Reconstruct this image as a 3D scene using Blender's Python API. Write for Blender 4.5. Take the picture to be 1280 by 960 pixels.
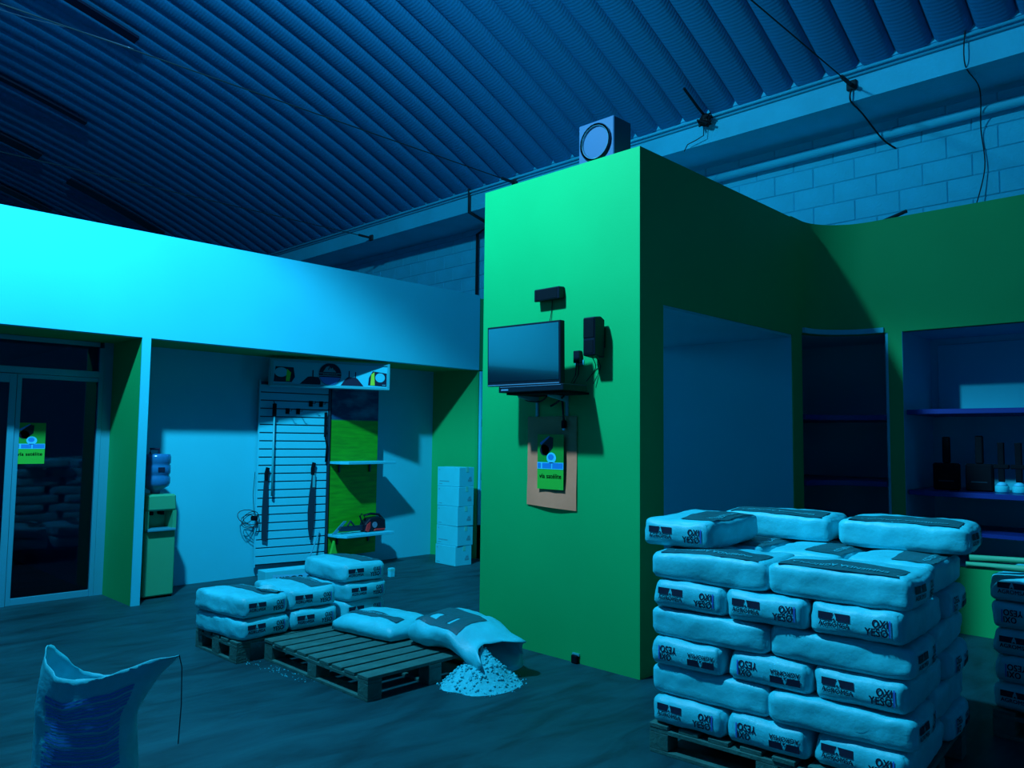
import bpy, bmesh, math, random
from mathutils import Vector, Matrix, noise
random.seed(7); noise.seed_set(7)
for o in list(bpy.data.objects): bpy.data.objects.remove(o)
S = bpy.context.scene
C = S.collection
PI = math.pi

# ------------------------------------------------------------------ camera
F = 977.0; CX, CY = 640.0, 480.0; EYE = Vector((0, 0, 1.5))
def vpdir(x, y): return Vector((x-CX, -(y-CY), -F)).normalized()
ax = vpdir(1600, 560); ay = vpdir(-336, 538)
ay = (ay - ax*ax.dot(ay)).normalized(); az = ax.cross(ay)
RM = Matrix((ax, ay, az))                     # camera axes -> world (X right-away, Y left-away, Z up)
cam = bpy.data.objects.new('camera', bpy.data.cameras.new('camera')); C.objects.link(cam)
cam.matrix_world = Matrix.Translation(EYE) @ RM.to_4x4()
cam.data.sensor_fit = 'HORIZONTAL'; cam.data.sensor_width = 36; cam.data.lens = F/1280*36
cam.data.clip_start = 0.05; cam.data.clip_end = 200
S.camera = cam
def hit(x, y, axis, val):                     # photo pixel -> point on an axis-aligned plane
    r = RM @ Vector((x-CX, -(y-CY), -F)); t = (val-EYE[axis])/r[axis]
    return EYE + r*t

# ------------------------------------------------------------------ light and exposure
W = bpy.data.worlds.new('world'); S.world = W; W.use_nodes = True
W.node_tree.nodes['Background'].inputs[0].default_value = (0, 0, 0, 1)
W.node_tree.nodes['Background'].inputs[1].default_value = 0.0
S.view_settings.view_transform = 'Standard'; S.view_settings.look = 'None'
S.view_settings.exposure = 0.0; S.view_settings.gamma = 1.0
S.view_settings.use_curve_mapping = False
LAMP_POS = Vector((0.90, 4.25, 6.0)); LAMP_W = 2280; LAMP_GLOW = 660; LAMP_COL = (0.21, 0.67, 1.0); LAMP_R = 0.13

# ------------------------------------------------------------------ materials
def mat(name, col, rough=0.6, metal=0.0, spec=0.4, var=0.0, vscale=4.0, bump=0.0, bscale=30.0, emit=None, coat=0.0):
    m = bpy.data.materials.new(name); m.use_nodes = True
    nt = m.node_tree; b = nt.nodes['Principled BSDF']
    b.inputs['Base Color'].default_value = (*col, 1); b.inputs['Roughness'].default_value = rough
    b.inputs['Metallic'].default_value = metal; b.inputs['Specular IOR Level'].default_value = spec
    if coat: b.inputs['Coat Weight'].default_value = coat
    if emit: b.inputs['Emission Color'].default_value = (*emit[:3], 1); b.inputs['Emission Strength'].default_value = emit[3]
    tc = nt.nodes.new('ShaderNodeTexCoord')
    if var:
        n = nt.nodes.new('ShaderNodeTexNoise'); n.inputs['Scale'].default_value = vscale; n.inputs['Detail'].default_value = 6
        nt.links.new(tc.outputs['Object'], n.inputs['Vector'])
        r = nt.nodes.new('ShaderNodeMapRange'); r.inputs[1].default_value = .3; r.inputs[2].default_value = .7
        r.inputs[3].default_value = 1-var; r.inputs[4].default_value = 1+var
        nt.links.new(n.outputs['Fac'], r.inputs[0])
        v = nt.nodes.new('ShaderNodeVectorMath'); v.operation = 'SCALE'; v.inputs[0].default_value = col
        nt.links.new(r.outputs[0], v.inputs['Scale']); nt.links.new(v.outputs[0], b.inputs['Base Color'])
    if bump:
        n2 = nt.nodes.new('ShaderNodeTexNoise'); n2.inputs['Scale'].default_value = bscale; n2.inputs['Detail'].default_value = 5
        nt.links.new(tc.outputs['Object'], n2.inputs['Vector'])
        bp = nt.nodes.new('ShaderNodeBump'); bp.inputs['Strength'].default_value = bump; bp.inputs['Distance'].default_value = .02
        nt.links.new(n2.outputs['Fac'], bp.inputs['Height']); nt.links.new(bp.outputs[0], b.inputs['Normal'])
    return m
M = {}
M['white'] = mat('white_wall_paint', (.025, .55, .68), .6, spec=.15, var=.03, vscale=1.5, bump=.05, bscale=60)
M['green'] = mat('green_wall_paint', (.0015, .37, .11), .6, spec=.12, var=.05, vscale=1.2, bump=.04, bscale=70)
M['concrete'] = mat('painted_block', (.02, .60, .82), .8, var=.07, vscale=3, bump=.3, bscale=45)
M['mortar'] = mat('mortar_joint', (.016, .46, .64), .9)
M['beam'] = mat('painted_beam', (.02, .60, .82), .7, var=.1, vscale=2, bump=.2, bscale=30)
M['bag'] = mat('sack_paper', (.03, .58, .66), .5, var=.12, vscale=7, bump=.32, bscale=13)
M['navy'] = mat('navy_print', (.002, .010, .035), .6)
M['violet'] = mat('violet_print', (.03, .15, .60), .6)
M['band'] = mat('band_print', (.006, .11, .13), .5, bump=.3, bscale=22)
M['bandtext'] = mat('band_text', (.025, .45, .52), .5)
M['wood'] = mat('pallet_wood', (.018, .13, .115), .75, var=.25, vscale=9, bump=.3, bscale=50)
M['tornpaper'] = mat('brown_inner_paper', (.05, .12, .06), .8, var=.2, vscale=20)
M['powder'] = mat('gypsum_powder', (.03, .55, .62), .9, var=.12, vscale=40, bump=.3, bscale=90)
M['black'] = mat('black_plastic', (.002, .008, .018), .45, spec=.25)
M['blackmat'] = mat('black_matt', (.001, .005, .009), .8, spec=.1)
M['screen'] = mat('tv_screen', (.002, .008, .02), .10, spec=.5, coat=1.0)
M['screen'].node_tree.nodes['Principled BSDF'].inputs['IOR'].default_value = 2.7
M['silver'] = mat('silver_trim', (.25, .45, .62), .3, metal=.6)
M['alum'] = mat('aluminium_frame', (.03, .36, .48), .4, metal=.3)
M['carton'] = mat('white_carton', (.02, .60, .70), .7, var=.04, vscale=5)
M['cartonprint'] = mat('carton_print', (.03, .35, .42), .7)
M['tape'] = mat('packing_tape', (.05, .62, .52), .4)
M['kraft'] = mat('kraft_paper', (.95, .25, .13), .8, var=.06, vscale=6, bump=.15, bscale=12)
M['pgreen'] = mat('poster_green', (.008, .30, .03), .5)
M['plime'] = mat('poster_lime', (.03, .48, .04), .5)
M['pblue'] = mat('poster_blue', (.01, .22, .62), .5)
M['pcyan'] = mat('poster_cyan', (.06, .62, .85), .5)
M['pyellow'] = mat('print_yellow', (.35, .75, .05), .5)
M['pgrey'] = mat('print_grey', (.03, .36, .42), .5)
M['dispenser'] = mat('dispenser_plastic', (.03, .38, .19), .4, var=.03)
M['bottle'] = mat('water_bottle_plastic', (.01, .16, .36), .2, spec=.6)
M['red'] = mat('red_plastic', (.75, .03, .03), .4)
M['steel'] = mat('dark_steel', (.01, .05, .08), .4, metal=.4)
M['shelfdark'] = mat('dark_blue_shelf', (.006, .03, .20), .35)
M['pole'] = mat('pale_wood_pole', (.03, .34, .18), .6)
M['cable'] = mat('black_cable', (.003, .008, .012), .6)
M['rust'] = mat('dark_iron', (.006, .03, .04), .8)
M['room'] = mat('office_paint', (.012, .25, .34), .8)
M['whiteplastic'] = mat('white_plastic', (.02, .38, .44), .4)
M['lampmetal'] = mat('lamp_metal', (.05, .12, .16), .5, metal=.5)
M['skylight'] = mat('dark_roof_sheet', (.002, .012, .045), .5)
M['spk'] = mat('speaker_box_grey', (.005, .07, .16), .6)
M['spkcone'] = mat('speaker_cone', (.006, .06, .12), .5)


def floor_mat():
    m = mat('stained_concrete', (.02, .26, .29), .45, spec=.25, bump=.12, bscale=8); nt = m.node_tree; b = nt.nodes['Principled BSDF']
    tc = nt.nodes.new('ShaderNodeTexCoord'); mp = nt.nodes.new('ShaderNodeMapping')
    mp.inputs['Scale'].default_value = (.7, 2.3, 1); mp.inputs['Rotation'].default_value = (0, 0, math.radians(24))
    nt.links.new(tc.outputs['Object'], mp.inputs['Vector'])
    n = nt.nodes.new('ShaderNodeTexNoise'); n.inputs['Scale'].default_value = 2.2; n.inputs['Detail'].default_value = 8; n.inputs['Roughness'].default_value = .62; n.inputs['Distortion'].default_value = .8
    nt.links.new(mp.outputs[0], n.inputs['Vector'])
    cr = nt.nodes.new('ShaderNodeValToRGB'); e = cr.color_ramp.elements
    e[0].position = .26; e[0].color = (.001, .022, .028, 1); e[1].position = .52; e[1].color = (.003, .068, .084, 1)
    x = cr.color_ramp.elements.new(.72); x.color = (.004, .092, .11, 1)
    nt.links.new(n.outputs['Fac'], cr.inputs[0])
    n2 = nt.nodes.new('ShaderNodeTexNoise'); n2.inputs['Scale'].default_value = .8; n2.inputs['Detail'].default_value = 5
    nt.links.new(tc.outputs['Object'], n2.inputs['Vector'])
    mx = nt.nodes.new('ShaderNodeMix'); mx.data_type = 'RGBA'; mx.blend_type = 'MULTIPLY'; mx.inputs[0].default_value = .6
    cr2 = nt.nodes.new('ShaderNodeValToRGB'); cr2.color_ramp.elements[0].position = .3; cr2.color_ramp.elements[0].color = (.5, .5, .5, 1)
    cr2.color_ramp.elements[1].position = .65
    nt.links.new(n2.outputs['Fac'], cr2.inputs[0])
    nt.links.new(cr.outputs[0], mx.inputs[6]); nt.links.new(cr2.outputs[0], mx.inputs[7])
    nt.links.new(mx.outputs[2], b.inputs['Base Color'])
    mr = nt.nodes.new('ShaderNodeMapRange'); mr.inputs[3].default_value = .35; mr.inputs[4].default_value = .7
    nt.links.new(n2.outputs['Fac'], mr.inputs[0]); nt.links.new(mr.outputs[0], b.inputs['Roughness'])
    return m
M['floor'] = floor_mat()

def roof_mat():
    m = mat('corrugated_roof_sheet', (.008, .23, .48), .6, spec=.2); nt = m.node_tree; b = nt.nodes['Principled BSDF']
    tc = nt.nodes.new('ShaderNodeTexCoord')
    w = nt.nodes.new('ShaderNodeTexWave'); w.wave_type = 'BANDS'; w.bands_direction = 'X'; w.inputs['Scale'].default_value = 9.5
    w.inputs['Distortion'].default_value = 0
    nt.links.new(tc.outputs['Object'], w.inputs['Vector'])
    bp = nt.nodes.new('ShaderNodeBump'); bp.inputs['Strength'].default_value = .22; bp.inputs['Distance'].default_value = .006
    nt.links.new(w.outputs['Fac'], bp.inputs['Height']); nt.links.new(bp.outputs[0], b.inputs['Normal'])
    return m
M['roof'] = roof_mat()

def glass_mat():
    m = bpy.data.materials.new('door_glass'); m.use_nodes = True; nt = m.node_tree; nt.nodes.clear()
    o = nt.nodes.new('ShaderNodeOutputMaterial'); t = nt.nodes.new('ShaderNodeBsdfTransparent'); g = nt.nodes.new('ShaderNodeBsdfGlossy')
    t.inputs[0].default_value = (.35, .5, .8, 1); g.inputs['Roughness'].default_value = .03
    fr = nt.nodes.new('ShaderNodeFresnel'); fr.inputs[0].default_value = 1.5
    mx = nt.nodes.new('ShaderNodeMixShader'); nt.links.new(fr.outputs[0], mx.inputs[0])
    nt.links.new(t.outputs[0], mx.inputs[1]); nt.links.new(g.outputs[0], mx.inputs[2]); nt.links.new(mx.outputs[0], o.inputs[0])
    return m
M['glass'] = glass_mat()

def meadow_mat():   # printed landscape: cloudy dark sky above, green field below (object space, z up)
    m = mat('landscape_print', (.02, .4, .05), .5); nt = m.node_tree; b = nt.nodes['Principled BSDF']
    tc = nt.nodes.new('ShaderNodeTexCoord'); sp = nt.nodes.new('ShaderNodeSeparateXYZ'); nt.links.new(tc.outputs['Object'], sp.inputs[0])
    mp = nt.nodes.new('ShaderNodeMapping'); mp.inputs['Scale'].default_value = (2.2, 1, 5); nt.links.new(tc.outputs['Object'], mp.inputs[0])
    n = nt.nodes.new('ShaderNodeTexNoise'); n.inputs['Scale'].default_value = 1.6; n.inputs['Detail'].default_value = 5; nt.links.new(mp.outputs[0], n.inputs[0])
    sky = nt.nodes.new('ShaderNodeValToRGB'); sky.color_ramp.elements[0].position = .42; sky.color_ramp.elements[0].color = (.002, .02, .09, 1)
    sky.color_ramp.elements[1].position = .68; sky.color_ramp.elements[1].color = (.012, .16, .25, 1)
    nt.links.new(n.outputs['Fac'], sky.inputs[0])
    mp2 = nt.nodes.new('ShaderNodeMapping'); mp2.inputs['Scale'].default_value = (1.5, 1, 12); nt.links.new(tc.outputs['Object'], mp2.inputs[0])
    n2 = nt.nodes.new('ShaderNodeTexNoise'); n2.inputs['Scale'].default_value = 2.5; n2.inputs['Detail'].default_value = 4; nt.links.new(mp2.outputs[0], n2.inputs[0])
    gr = nt.nodes.new('ShaderNodeValToRGB'); gr.color_ramp.elements[0].position = .3; gr.color_ramp.elements[0].color = (.008, .24, .006, 1)
    gr.color_ramp.elements[1].position = .7; gr.color_ramp.elements[1].color = (.014, .42, .01, 1)
    nt.links.new(n2.outputs['Fac'], gr.inputs[0])
    st = nt.nodes.new('ShaderNodeMapRange'); st.inputs[1].default_value = 1.69; st.inputs[2].default_value = 1.71
    nt.links.new(sp.outputs['Z'], st.inputs[0])
    mx = nt.nodes.new('ShaderNodeMix'); mx.data_type = 'RGBA'; nt.links.new(st.outputs[0], mx.inputs[0])
    nt.links.new(gr.outputs[0], mx.inputs[6]); nt.links.new(sky.outputs[0], mx.inputs[7]); nt.links.new(mx.outputs[2], b.inputs['Base Color'])
    return m
M['meadow'] = meadow_mat()

# ------------------------------------------------------------------ builders
class MB:
    def __init__(s): s.v = []; s.f = []
    def add(s, vs, fs):
        k = len(s.v); s.v += [tuple(p) for p in vs]; s.f += [tuple(i+k for i in f) for f in fs]; return s
    def box(s, x0, x1, y0, y1, z0, z1):
        return s.add([(x, y, z) for x in (x0, x1) for y in (y0, y1) for z in (z0, z1)],
                     [(0,1,3,2),(4,6,7,5),(0,4,5,1),(2,3,7,6),(0,2,6,4),(1,5,7,3)])
    def obox(s, c, size, rot=None):
        hx, hy, hz = [k/2 for k in size]; R = rot or Matrix.Identity(3); c = Vector(c)
        return s.add([c + R @ Vector((x, y, z)) for x in (-hx, hx) for y in (-hy, hy) for z in (-hz, hz)],
                     [(0,1,3,2),(4,6,7,5),(0,4,5,1),(2,3,7,6),(0,2,6,4),(1,5,7,3)])
    def prism(s, poly, z0, z1):              # polygon in xy (counter-clockwise), extruded along z
        n = len(poly)
        vs = [(x, y, z0) for x, y in poly] + [(x, y, z1) for x, y in poly]
        return s.add(vs, [tuple(reversed(range(n))), tuple(range(n, 2*n))] + [(i, (i+1) % n, n+(i+1) % n, n+i) for i in range(n)])
    def plate(s, poly, y0, y1):              # polygon in xz, extruded along y
        n = len(poly)
        vs = [(x, y0, z) for x, z in poly] + [(x, y1, z) for x, z in poly]
        return s.add(vs, [tuple(range(n)), tuple(reversed(range(n, 2*n)))] + [(i, n+i, n+(i+1) % n, (i+1) % n) for i in range(n)])
    def tube(s, pts, r, n=8):
        pts = [Vector(p) for p in pts]; vs = []; fs = []
        rs = r if isinstance(r, (list, tuple)) else [r]*len(pts)
        for i, p in enumerate(pts):
            t = (pts[min(i+1, len(pts)-1)] - pts[max(i-1, 0)]).normalized()
            u = t.cross(Vector((0, 0, 1)) if abs(t.z) < .9 else Vector((1, 0, 0))).normalized(); w = t.cross(u)
            vs += [p + (u*math.cos(a) + w*math.sin(a))*rs[i] for a in [2*PI*k/n for k in range(n)]]
        for i in range(len(pts)-1):
            fs += [(i*n+k, i*n+(k+1) % n, (i+1)*n+(k+1) % n, (i+1)*n+k) for k in range(n)]
        fs += [tuple(reversed(range(n))), tuple(range((len(pts)-1)*n, len(pts)*n))]
        return s.add(vs, fs)
    def lathe(s, prof, n=20, c=(0, 0)):
        vs = [(c[0]+r*math.cos(2*PI*k/n), c[1]+r*math.sin(2*PI*k/n), z) for r, z in prof for k in range(n)]
        m = len(prof)
        fs = [(i*n+k, i*n+(k+1) % n, (i+1)*n+(k+1) % n, (i+1)*n+k) for i in range(m-1) for k in range(n)]
        fs += [tuple(reversed(range(n))), tuple(range((m-1)*n, m*n))]
        return s.add(vs, fs)
    def sphere(s, c, r, n=8, m=6, sz=1.0):
        vs = []; fs = []
        for i in range(m+1):
            a = PI*i/m
            for k in range(n): vs.append((c[0]+r*math.sin(a)*math.cos(2*PI*k/n), c[1]+r*math.sin(a)*math.sin(2*PI*k/n), c[2]+r*sz*math.cos(a)))
        for i in range(m):
            for k in range(n): fs.append((i*n+k, (i+1)*n+k, (i+1)*n+(k+1) % n, i*n+(k+1) % n))
        return s.add(vs, fs)
    def mesh(s, name, smooth=False, bevel=0, recalc=True):
        me = bpy.data.meshes.new(name); bm = bmesh.new()
        vs = [bm.verts.new(p) for p in s.v]
        for f in s.f:
            if len(set(f)) > 2:
                try: bm.faces.new([vs[i] for i in f])
                except ValueError: pass
        if smooth: bmesh.ops.remove_doubles(bm, verts=bm.verts, dist=1e-5)
        if recalc: bmesh.ops.recalc_face_normals(bm, faces=bm.faces)
        if bevel: bmesh.ops.bevel(bm, geom=bm.edges[:], offset=bevel, segments=1, affect='EDGES', clamp_overlap=True)
        if smooth:
            for f in bm.faces: f.smooth = True
        bm.to_mesh(me); bm.free(); return me
    def build(s, name, m, parent=None, **k):
        return obj(name, s.mesh(name, **k), m, parent)
def obj(name, me, m, parent=None, loc=(0, 0, 0), rot=(0, 0, 0)):
    if not me.materials: me.materials.append(M[m] if isinstance(m, str) else m)
    o = bpy.data.objects.new(name, me); C.objects.link(o); o.parent = parent; o.location = loc; o.rotation_euler = rot
    return o
def tag(o, label, cat, group=None):
    o['label'] = label; o['category'] = cat
    if group: o['group'] = group
    return o
def thing(name, label, cat, loc=(0, 0, 0), rz=0, group=None):
    o = bpy.data.objects.new(name, None); C.objects.link(o); o.location = loc; o.rotation_euler = (0, 0, rz)
    o.empty_display_size = .1
    return tag(o, label, cat, group)
def struct(o, label=None):
    o['kind'] = 'structure'
    if label: o['label'] = label
    return o
def text_geo(body, width, height=None, bold=0.0):    # flat lettering as (verts2d, faces), centred, scaled to a width (and height)
    cu = bpy.data.curves.new('t', 'FONT'); cu.body = body; cu.resolution_u = 3; cu.space_character = 1.0 + bold*2.0
    o = bpy.data.objects.new('t', cu); C.objects.link(o)
    dg = bpy.context.evaluated_depsgraph_get(); dg.update()
    me = bpy.data.meshes.new_from_object(o.evaluated_get(dg))
    vs = [(v.co.x, v.co.y) for v in me.vertices]; fs = [tuple(p.vertices) for p in me.polygons]
    bpy.data.objects.remove(o); bpy.data.curves.remove(cu); bpy.data.meshes.remove(me)
    if bold:                                           # heavier strokes: the outline laid down four times, slightly shifted
        b0, v0, f0, k0 = bold*.9, vs, fs, len(vs); vs = []; fs = []
        for i, (dx, dy) in enumerate(((-b0, -b0*.5), (b0, -b0*.5), (b0, b0*.5), (-b0, b0*.5))):
            vs += [(x+dx, y+dy) for x, y in v0]; fs += [tuple(j+i*k0 for j in f) for f in f0]
    x0 = min(v[0] for v in vs); x1 = max(v[0] for v in vs); y0 = min(v[1] for v in vs); y1 = max(v[1] for v in vs)
    sx = width/(x1-x0); sy = height/(y1-y0) if height else sx
    return [((x-(x0+x1)/2)*sx, (y-(y0+y1)/2)*sy) for x, y in vs], fs

# ================================================================== THE SETTING
X0, Y0, Y1, ZT = 4.169, 2.934, 4.41, 3.44            # green pillar: near corner, left end, height
YH, XE = 7.25, 6.79                                   # white header plane and its right end
YB = 7.95                                             # back of the recess
XW = 7.5; XB = 6.85                                   # block wall, roof beam face
XR = 7.04                                             # green wall with the niches
def vault(x): return 7.02 - .0274*(x+2.155)**2
struct(MB().box(-13, 9, -7, 23, -.1, 0).build('floor', 'floor'), 'stained dark teal concrete floor')

# vaulted roof of ribbed sheets
m = MB(); N = 30; xs = [XB-.015 - i*(XB-.015+11.9)/N for i in range(N+1)]
for i in range(N):
    a, b_ = xs[i], xs[i+1]
    m.add([(a, -7, vault(a)+.1), (a, 23, vault(a)+.1), (b_, 23, vault(b_)+.1), (b_, -7, vault(b_)+.1)], [(0, 1, 2, 3)])
ceiling = struct(m.build('ceiling', 'roof'), 'dark blue vaulted roof of ribbed metal sheets')
P = .297; m = MB(); K = 10
vs = []; fs = []
for i, x in enumerate(xs):
    sl = -2*.0274*(x+2.155); nn = Vector((-sl, 0, 1)).normalized()
    for k in range(K+1):
        s_ = -1 + 2*k/K
        d = -.038*(1-abs(s_)**2.2) + (.03 if k in (0, K) else 0)
        vs.append((x + nn.x*d, s_*P/2*.985, vault(x) + nn.z*d))
for i in range(N):
    for k in range(K): fs.append((i*(K+1)+k, i*(K+1)+k+1, (i+1)*(K+1)+k+1, (i+1)*(K+1)+k))
pm = m.add(vs, fs).mesh('roof_panel', smooth=True)
y = -3.0
while y < 22.8:
    obj('roof_panel', pm, 'roof', ceiling, (0, y, 0)); y += P
# outer walls of the hall
struct(MB().box(-12.6, -12, -7, 23, 0, 5).build('wall_left', 'concrete'), 'far side wall of the hall')
struct(MB().box(-12, 8, 22.5, 23, 0, 7.2).build('wall_far', 'concrete'), 'end wall of the hall')
struct(MB().box(-12, 8, -7, -6.5, 0, 7.2).build('wall_near', 'concrete'), 'end wall behind the stock')
# block wall: mortar core with blocks proud of it
wb = struct(MB().box(XW+.006, XW+.45, -6.5, 22.5, 2.56, 5.2).box(7.95, 8.2, -6.5, 22.5, 0, 2.56).build('wall_back', 'mortar'), 'pale painted concrete block wall under the roof beam')
bw, bh = .40, .20
bm_ = MB().box(0, .05, .004, bw-.004, .004, bh-.004).mesh('concrete_block', bevel=.005)
for r in range(8):
    z = 3.02 + r*bh
    for c in range(33):
        y = 1.0 + c*bw + (bw/2 if r % 2 else 0)
        if z > 4.42 or (z < 3.2 and y > 6.6): continue
        obj('concrete_block', bm_, 'concrete', wb, (XW-.001 + random.uniform(-.002, .002), y, z))
MB().box(XW, XW+.02, -6.5, 1.0, 3.0, 4.6).build('block_facing', 'concrete', wb)
MB().box(XW, XW+.02, 14.2, 22.5, 0, 4.6).build('block_facing', 'concrete', wb)
# roof beam with ledge, pipe and conduits
tb = struct(MB().box(XB, XW, -6.5, 22.5, 4.50, 4.80).build('trim_1', 'beam'), 'pale painted concrete roof beam')
MB().box(XB-.012, XB+.6, -6.5, 22.5, 4.795, 5.2).build('ledge', 'beam', tb)
MB().tube([(XB-.02, -6, 4.76), (XB-.02, 22, 4.76)], .016).build('conduit', 'beam', tb, smooth=True)
MB().tube([(XB-.014, -6, 4.72), (XB-.014, 22, 4.72)], .010).build('conduit', 'mortar', tb, smooth=True)
tag(MB().tube([(7.43, -5, 4.38), (7.43, 5.6, 4.33)], .045, 12).build('pipe', 'beam', smooth=True), 'horizontal pale pipe running under the roof beam along the block wall', 'pipe')
tag(MB().tube([(XB-.02, 7.53, 4.80), (XB-.02, 7.53, 4.49), (7.40, 7.72, 4.47), (7.44, 8.02, 4.40), (7.44, 8.02, 2.6)], .022).build('drain_pipe', 'rust', smooth=True), 'thin dark pipe dropping from the beam behind the white header', 'pipe')

# ---- white booth on the left: header, partition, recess, side wall
hd = struct(MB().box(-4.0, XE, YH, YH+.10, 2.375, 3.335).build('wall_header', 'white'), 'bright white header wall over the recesses')
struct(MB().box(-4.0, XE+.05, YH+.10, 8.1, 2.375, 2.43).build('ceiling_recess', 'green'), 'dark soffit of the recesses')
struct(MB().box(2.652, 2.725, YH+.012, 8.05, 0, 2.375).build('wall_partition', 'green'), 'green partition between doorway and display recess')
struct(MB().box(2.650, 2.727, YH, YH+.012, 0, 2.375).build('trim_2', 'white'), 'white front edge of the partition')
struct(MB().box(2.725, 6.9, YB, YB+.1, 0, 2.375).build('wall_recess', 'white'), 'white back wall of the display recess')
m = MB().prism([(6.80, YH+.012), (6.86, YH+.012), (6.86, YB), (6.62, YB)], 0, 2.375)
struct(m.build('wall_recess_side', 'green'), 'green end wall of the display recess')
struct(MB().box(XE, 7.95, YH+.012, YH+.10, 0, 3.30).build('wall_end', 'green'), 'green wall between header and block wall')
tr = struct(MB().box(6.803, 6.868, YH-.025, YH+.012, .42, 2.36).build('trim_3', 'white', bevel=.003), 'white door jamb strip with two dark hinges')
for z in (1.03, 1.70): MB().box(6.825, 6.862, YH-.034, YH-.024, z-.05, z+.05).build('hinge', 'blackmat', tr, bevel=.003)

# ---- glass door and the dark room behind it
YD = 7.99
MB_ = MB
def frame(boxes):
    m = MB()
    for b in boxes: m.box(*b)
    return m
dr = struct(frame([(2.53, 2.57, YD-.03, YD+.03, 0, 2.32), (-.4, 2.53, YD-.03, YD+.03, 2.33, 2.372), (-.4, 2.53, YD-.035, YD+.035, 2.035, 2.095)]).build('door_1', 'alum', bevel=.002), 'aluminium framed glass doors with fixed light above')
lf = frame([(1.862, 1.900, YD-.025, YD+.02, .0, 2.03), (1.90, 2.53, YD-.02, YD+.02, 1.995, 2.033), (1.90, 2.53, YD-.02, YD+.02, 0, .06)]).build('door_leaf', 'alum', dr, bevel=.002)
MB().box(1.90, 2.53, YD-.004, YD+.004, .06, 1.995).build('pane', 'glass', lf)
lf2 = frame([(1.80, 1.855, YD-.045, YD-.03, 0, 2.03), (.9, 1.80, YD-.045, YD-.03, 1.95, 2.03), (.9, 1.80, YD-.045, YD-.03, 0, .09), (.85, .9, YD-.045, YD-.03, 0, 2.03)]).build('door_leaf', 'alum', dr, bevel=.002)
MB().box(.9, 1.80, YD-.04, YD-.034, .09, 1.95).build('pane', 'glass', lf2)
MB().box(-.4, 2.53, YD-.004, YD+.004, 2.095, 2.33).build('pane', 'glass', dr)
struct(MB().box(2.57, 2.652, YD-.02, YD+.06, 0, 2.375).build('trim_6', 'alum'), 'aluminium jamb beside the glass door')
struct(MB().box(2.62, 2.72, 8.05, 12, 0, 2.6).build('wall_room_right', 'room'), 'wall inside the office')
struct(MB().box(-4, 5, 12, 12.1, 0, 2.6).build('wall_room', 'room'), 'back wall inside the office')
struct(MB().box(-4, 5, 8.1, 12.1, 2.43, 2.5).build('ceiling_room', 'room'), 'ceiling inside the office')
struct(MB().box(-4, -.4, YD-.05, YD+.05, 0, 2.375).build('wall_room_front', 'white'), 'white wall beside the glass doors')

# ---- green pillar with passage
pil = MB()
pil.box(X0, 4.44, Y0, Y1, 0, ZT); pil.box(4.44, 6.40, Y0, Y1, 2.42, ZT)
struct(pil.build('wall_pillar', 'green'), 'tall green wall block carrying the television')
struct(MB().box(4.441, 4.46, Y0+.012, Y1, 0, 2.42).build('wall_passage_left', 'white'), 'white inner face of the passage')
struct(MB().box(6.40, 6.50, Y0+.010, 5.6, 0, 2.42).build('wall_passage', 'white'), 'white wall inside the passage opening')
struct(MB().box(4.46, 6.40, Y0+.012, Y1, 2.40, 2.421).build('ceiling_passage', 'white'), 'white ceiling of the passage')

# ---- curved green wall with niches
arc = [(6.60 + .44*math.sin(a), 2.494 + .44*math.cos(a)) for a in [PI/2*i/36 for i in range(37)]]
path = [(6.40, Y0)] + arc + [(XR, 2.0), (XR, 1.0), (XR, -1.5), (XR, -6.5)]
def wall_strip(pts, z0, z1, th=.08):
    m = MB(); off = []
    for i, p in enumerate(pts):
        a = Vector(pts[max(i-1, 0)]); b_ = Vector(pts[min(i+1, len(pts)-1)]); t = (b_-a).normalized()
        off.append((p[0] - t.y*th, p[1] + t.x*th))
    n = len(pts)
    for i in range(n-1):
        q = [pts[i], pts[i+1], off[i+1], off[i]]
        m.prism(q, z0, z1)
    return m
struct(wall_strip(path, 2.455, ZT+.01).build('wall_right', 'green', smooth=False), 'curved green wall with display niches')
struct(MB().box(6.40, 6.585, Y0, Y0+.0095, 0, 2.455).build('wall_right_post', 'green'), 'green post beside the passage')
struct(wall_strip([(XR, 2.375), (XR, 2.262)], 0, 2.455).build('wall_right_pier', 'green'), 'green pier between the two niches')
struct(wall_strip([(XR, 2.262), (XR, -6.5)], 0, .52).build('wall_right_base', 'green'), 'green wall below the niche')
# dark niche
dn = struct(MB().box(7.80, 7.84, 2.376, 3.8, 0, 2.5).box(6.585, 7.84, 3.76, 3.8, 0, 2.5).box(6.56, 6.59, 2.95, 3.8, 0, 2.455).box(XR+.01, 7.84, 2.376, 2.40, 0, 2.455).build('wall_niche_corner', 'white'), 'shaded corner niche with curved shelves')
arcn = [(6.59, 3.76)] + [(6.60 + .42*math.sin(a), 2.49 + .42*math.cos(a)) for a in [PI/2*i/10 for i in range(11)]] + [(7.02, 2.405), (7.80, 2.405), (7.80, 3.76)]
dn2 = MB().prism(list(reversed(arcn)), 2.457, 2.50).build('niche_top', 'white', dn)
for z in (1.70, 1.13, .56):
    tag(MB().prism(list(reversed(arcn)), z, z+.045).build('corner_shelf', 'shelfdark', bevel=.003), {1.70: 'upper dark blue curved shelf in the shaded corner niche', 1.13: 'middle dark blue curved shelf in the shaded corner niche', .56: 'lowest dark blue curved shelf in the shaded corner niche'}[z], 'shelf', 'shelves in the corner niche')
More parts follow.
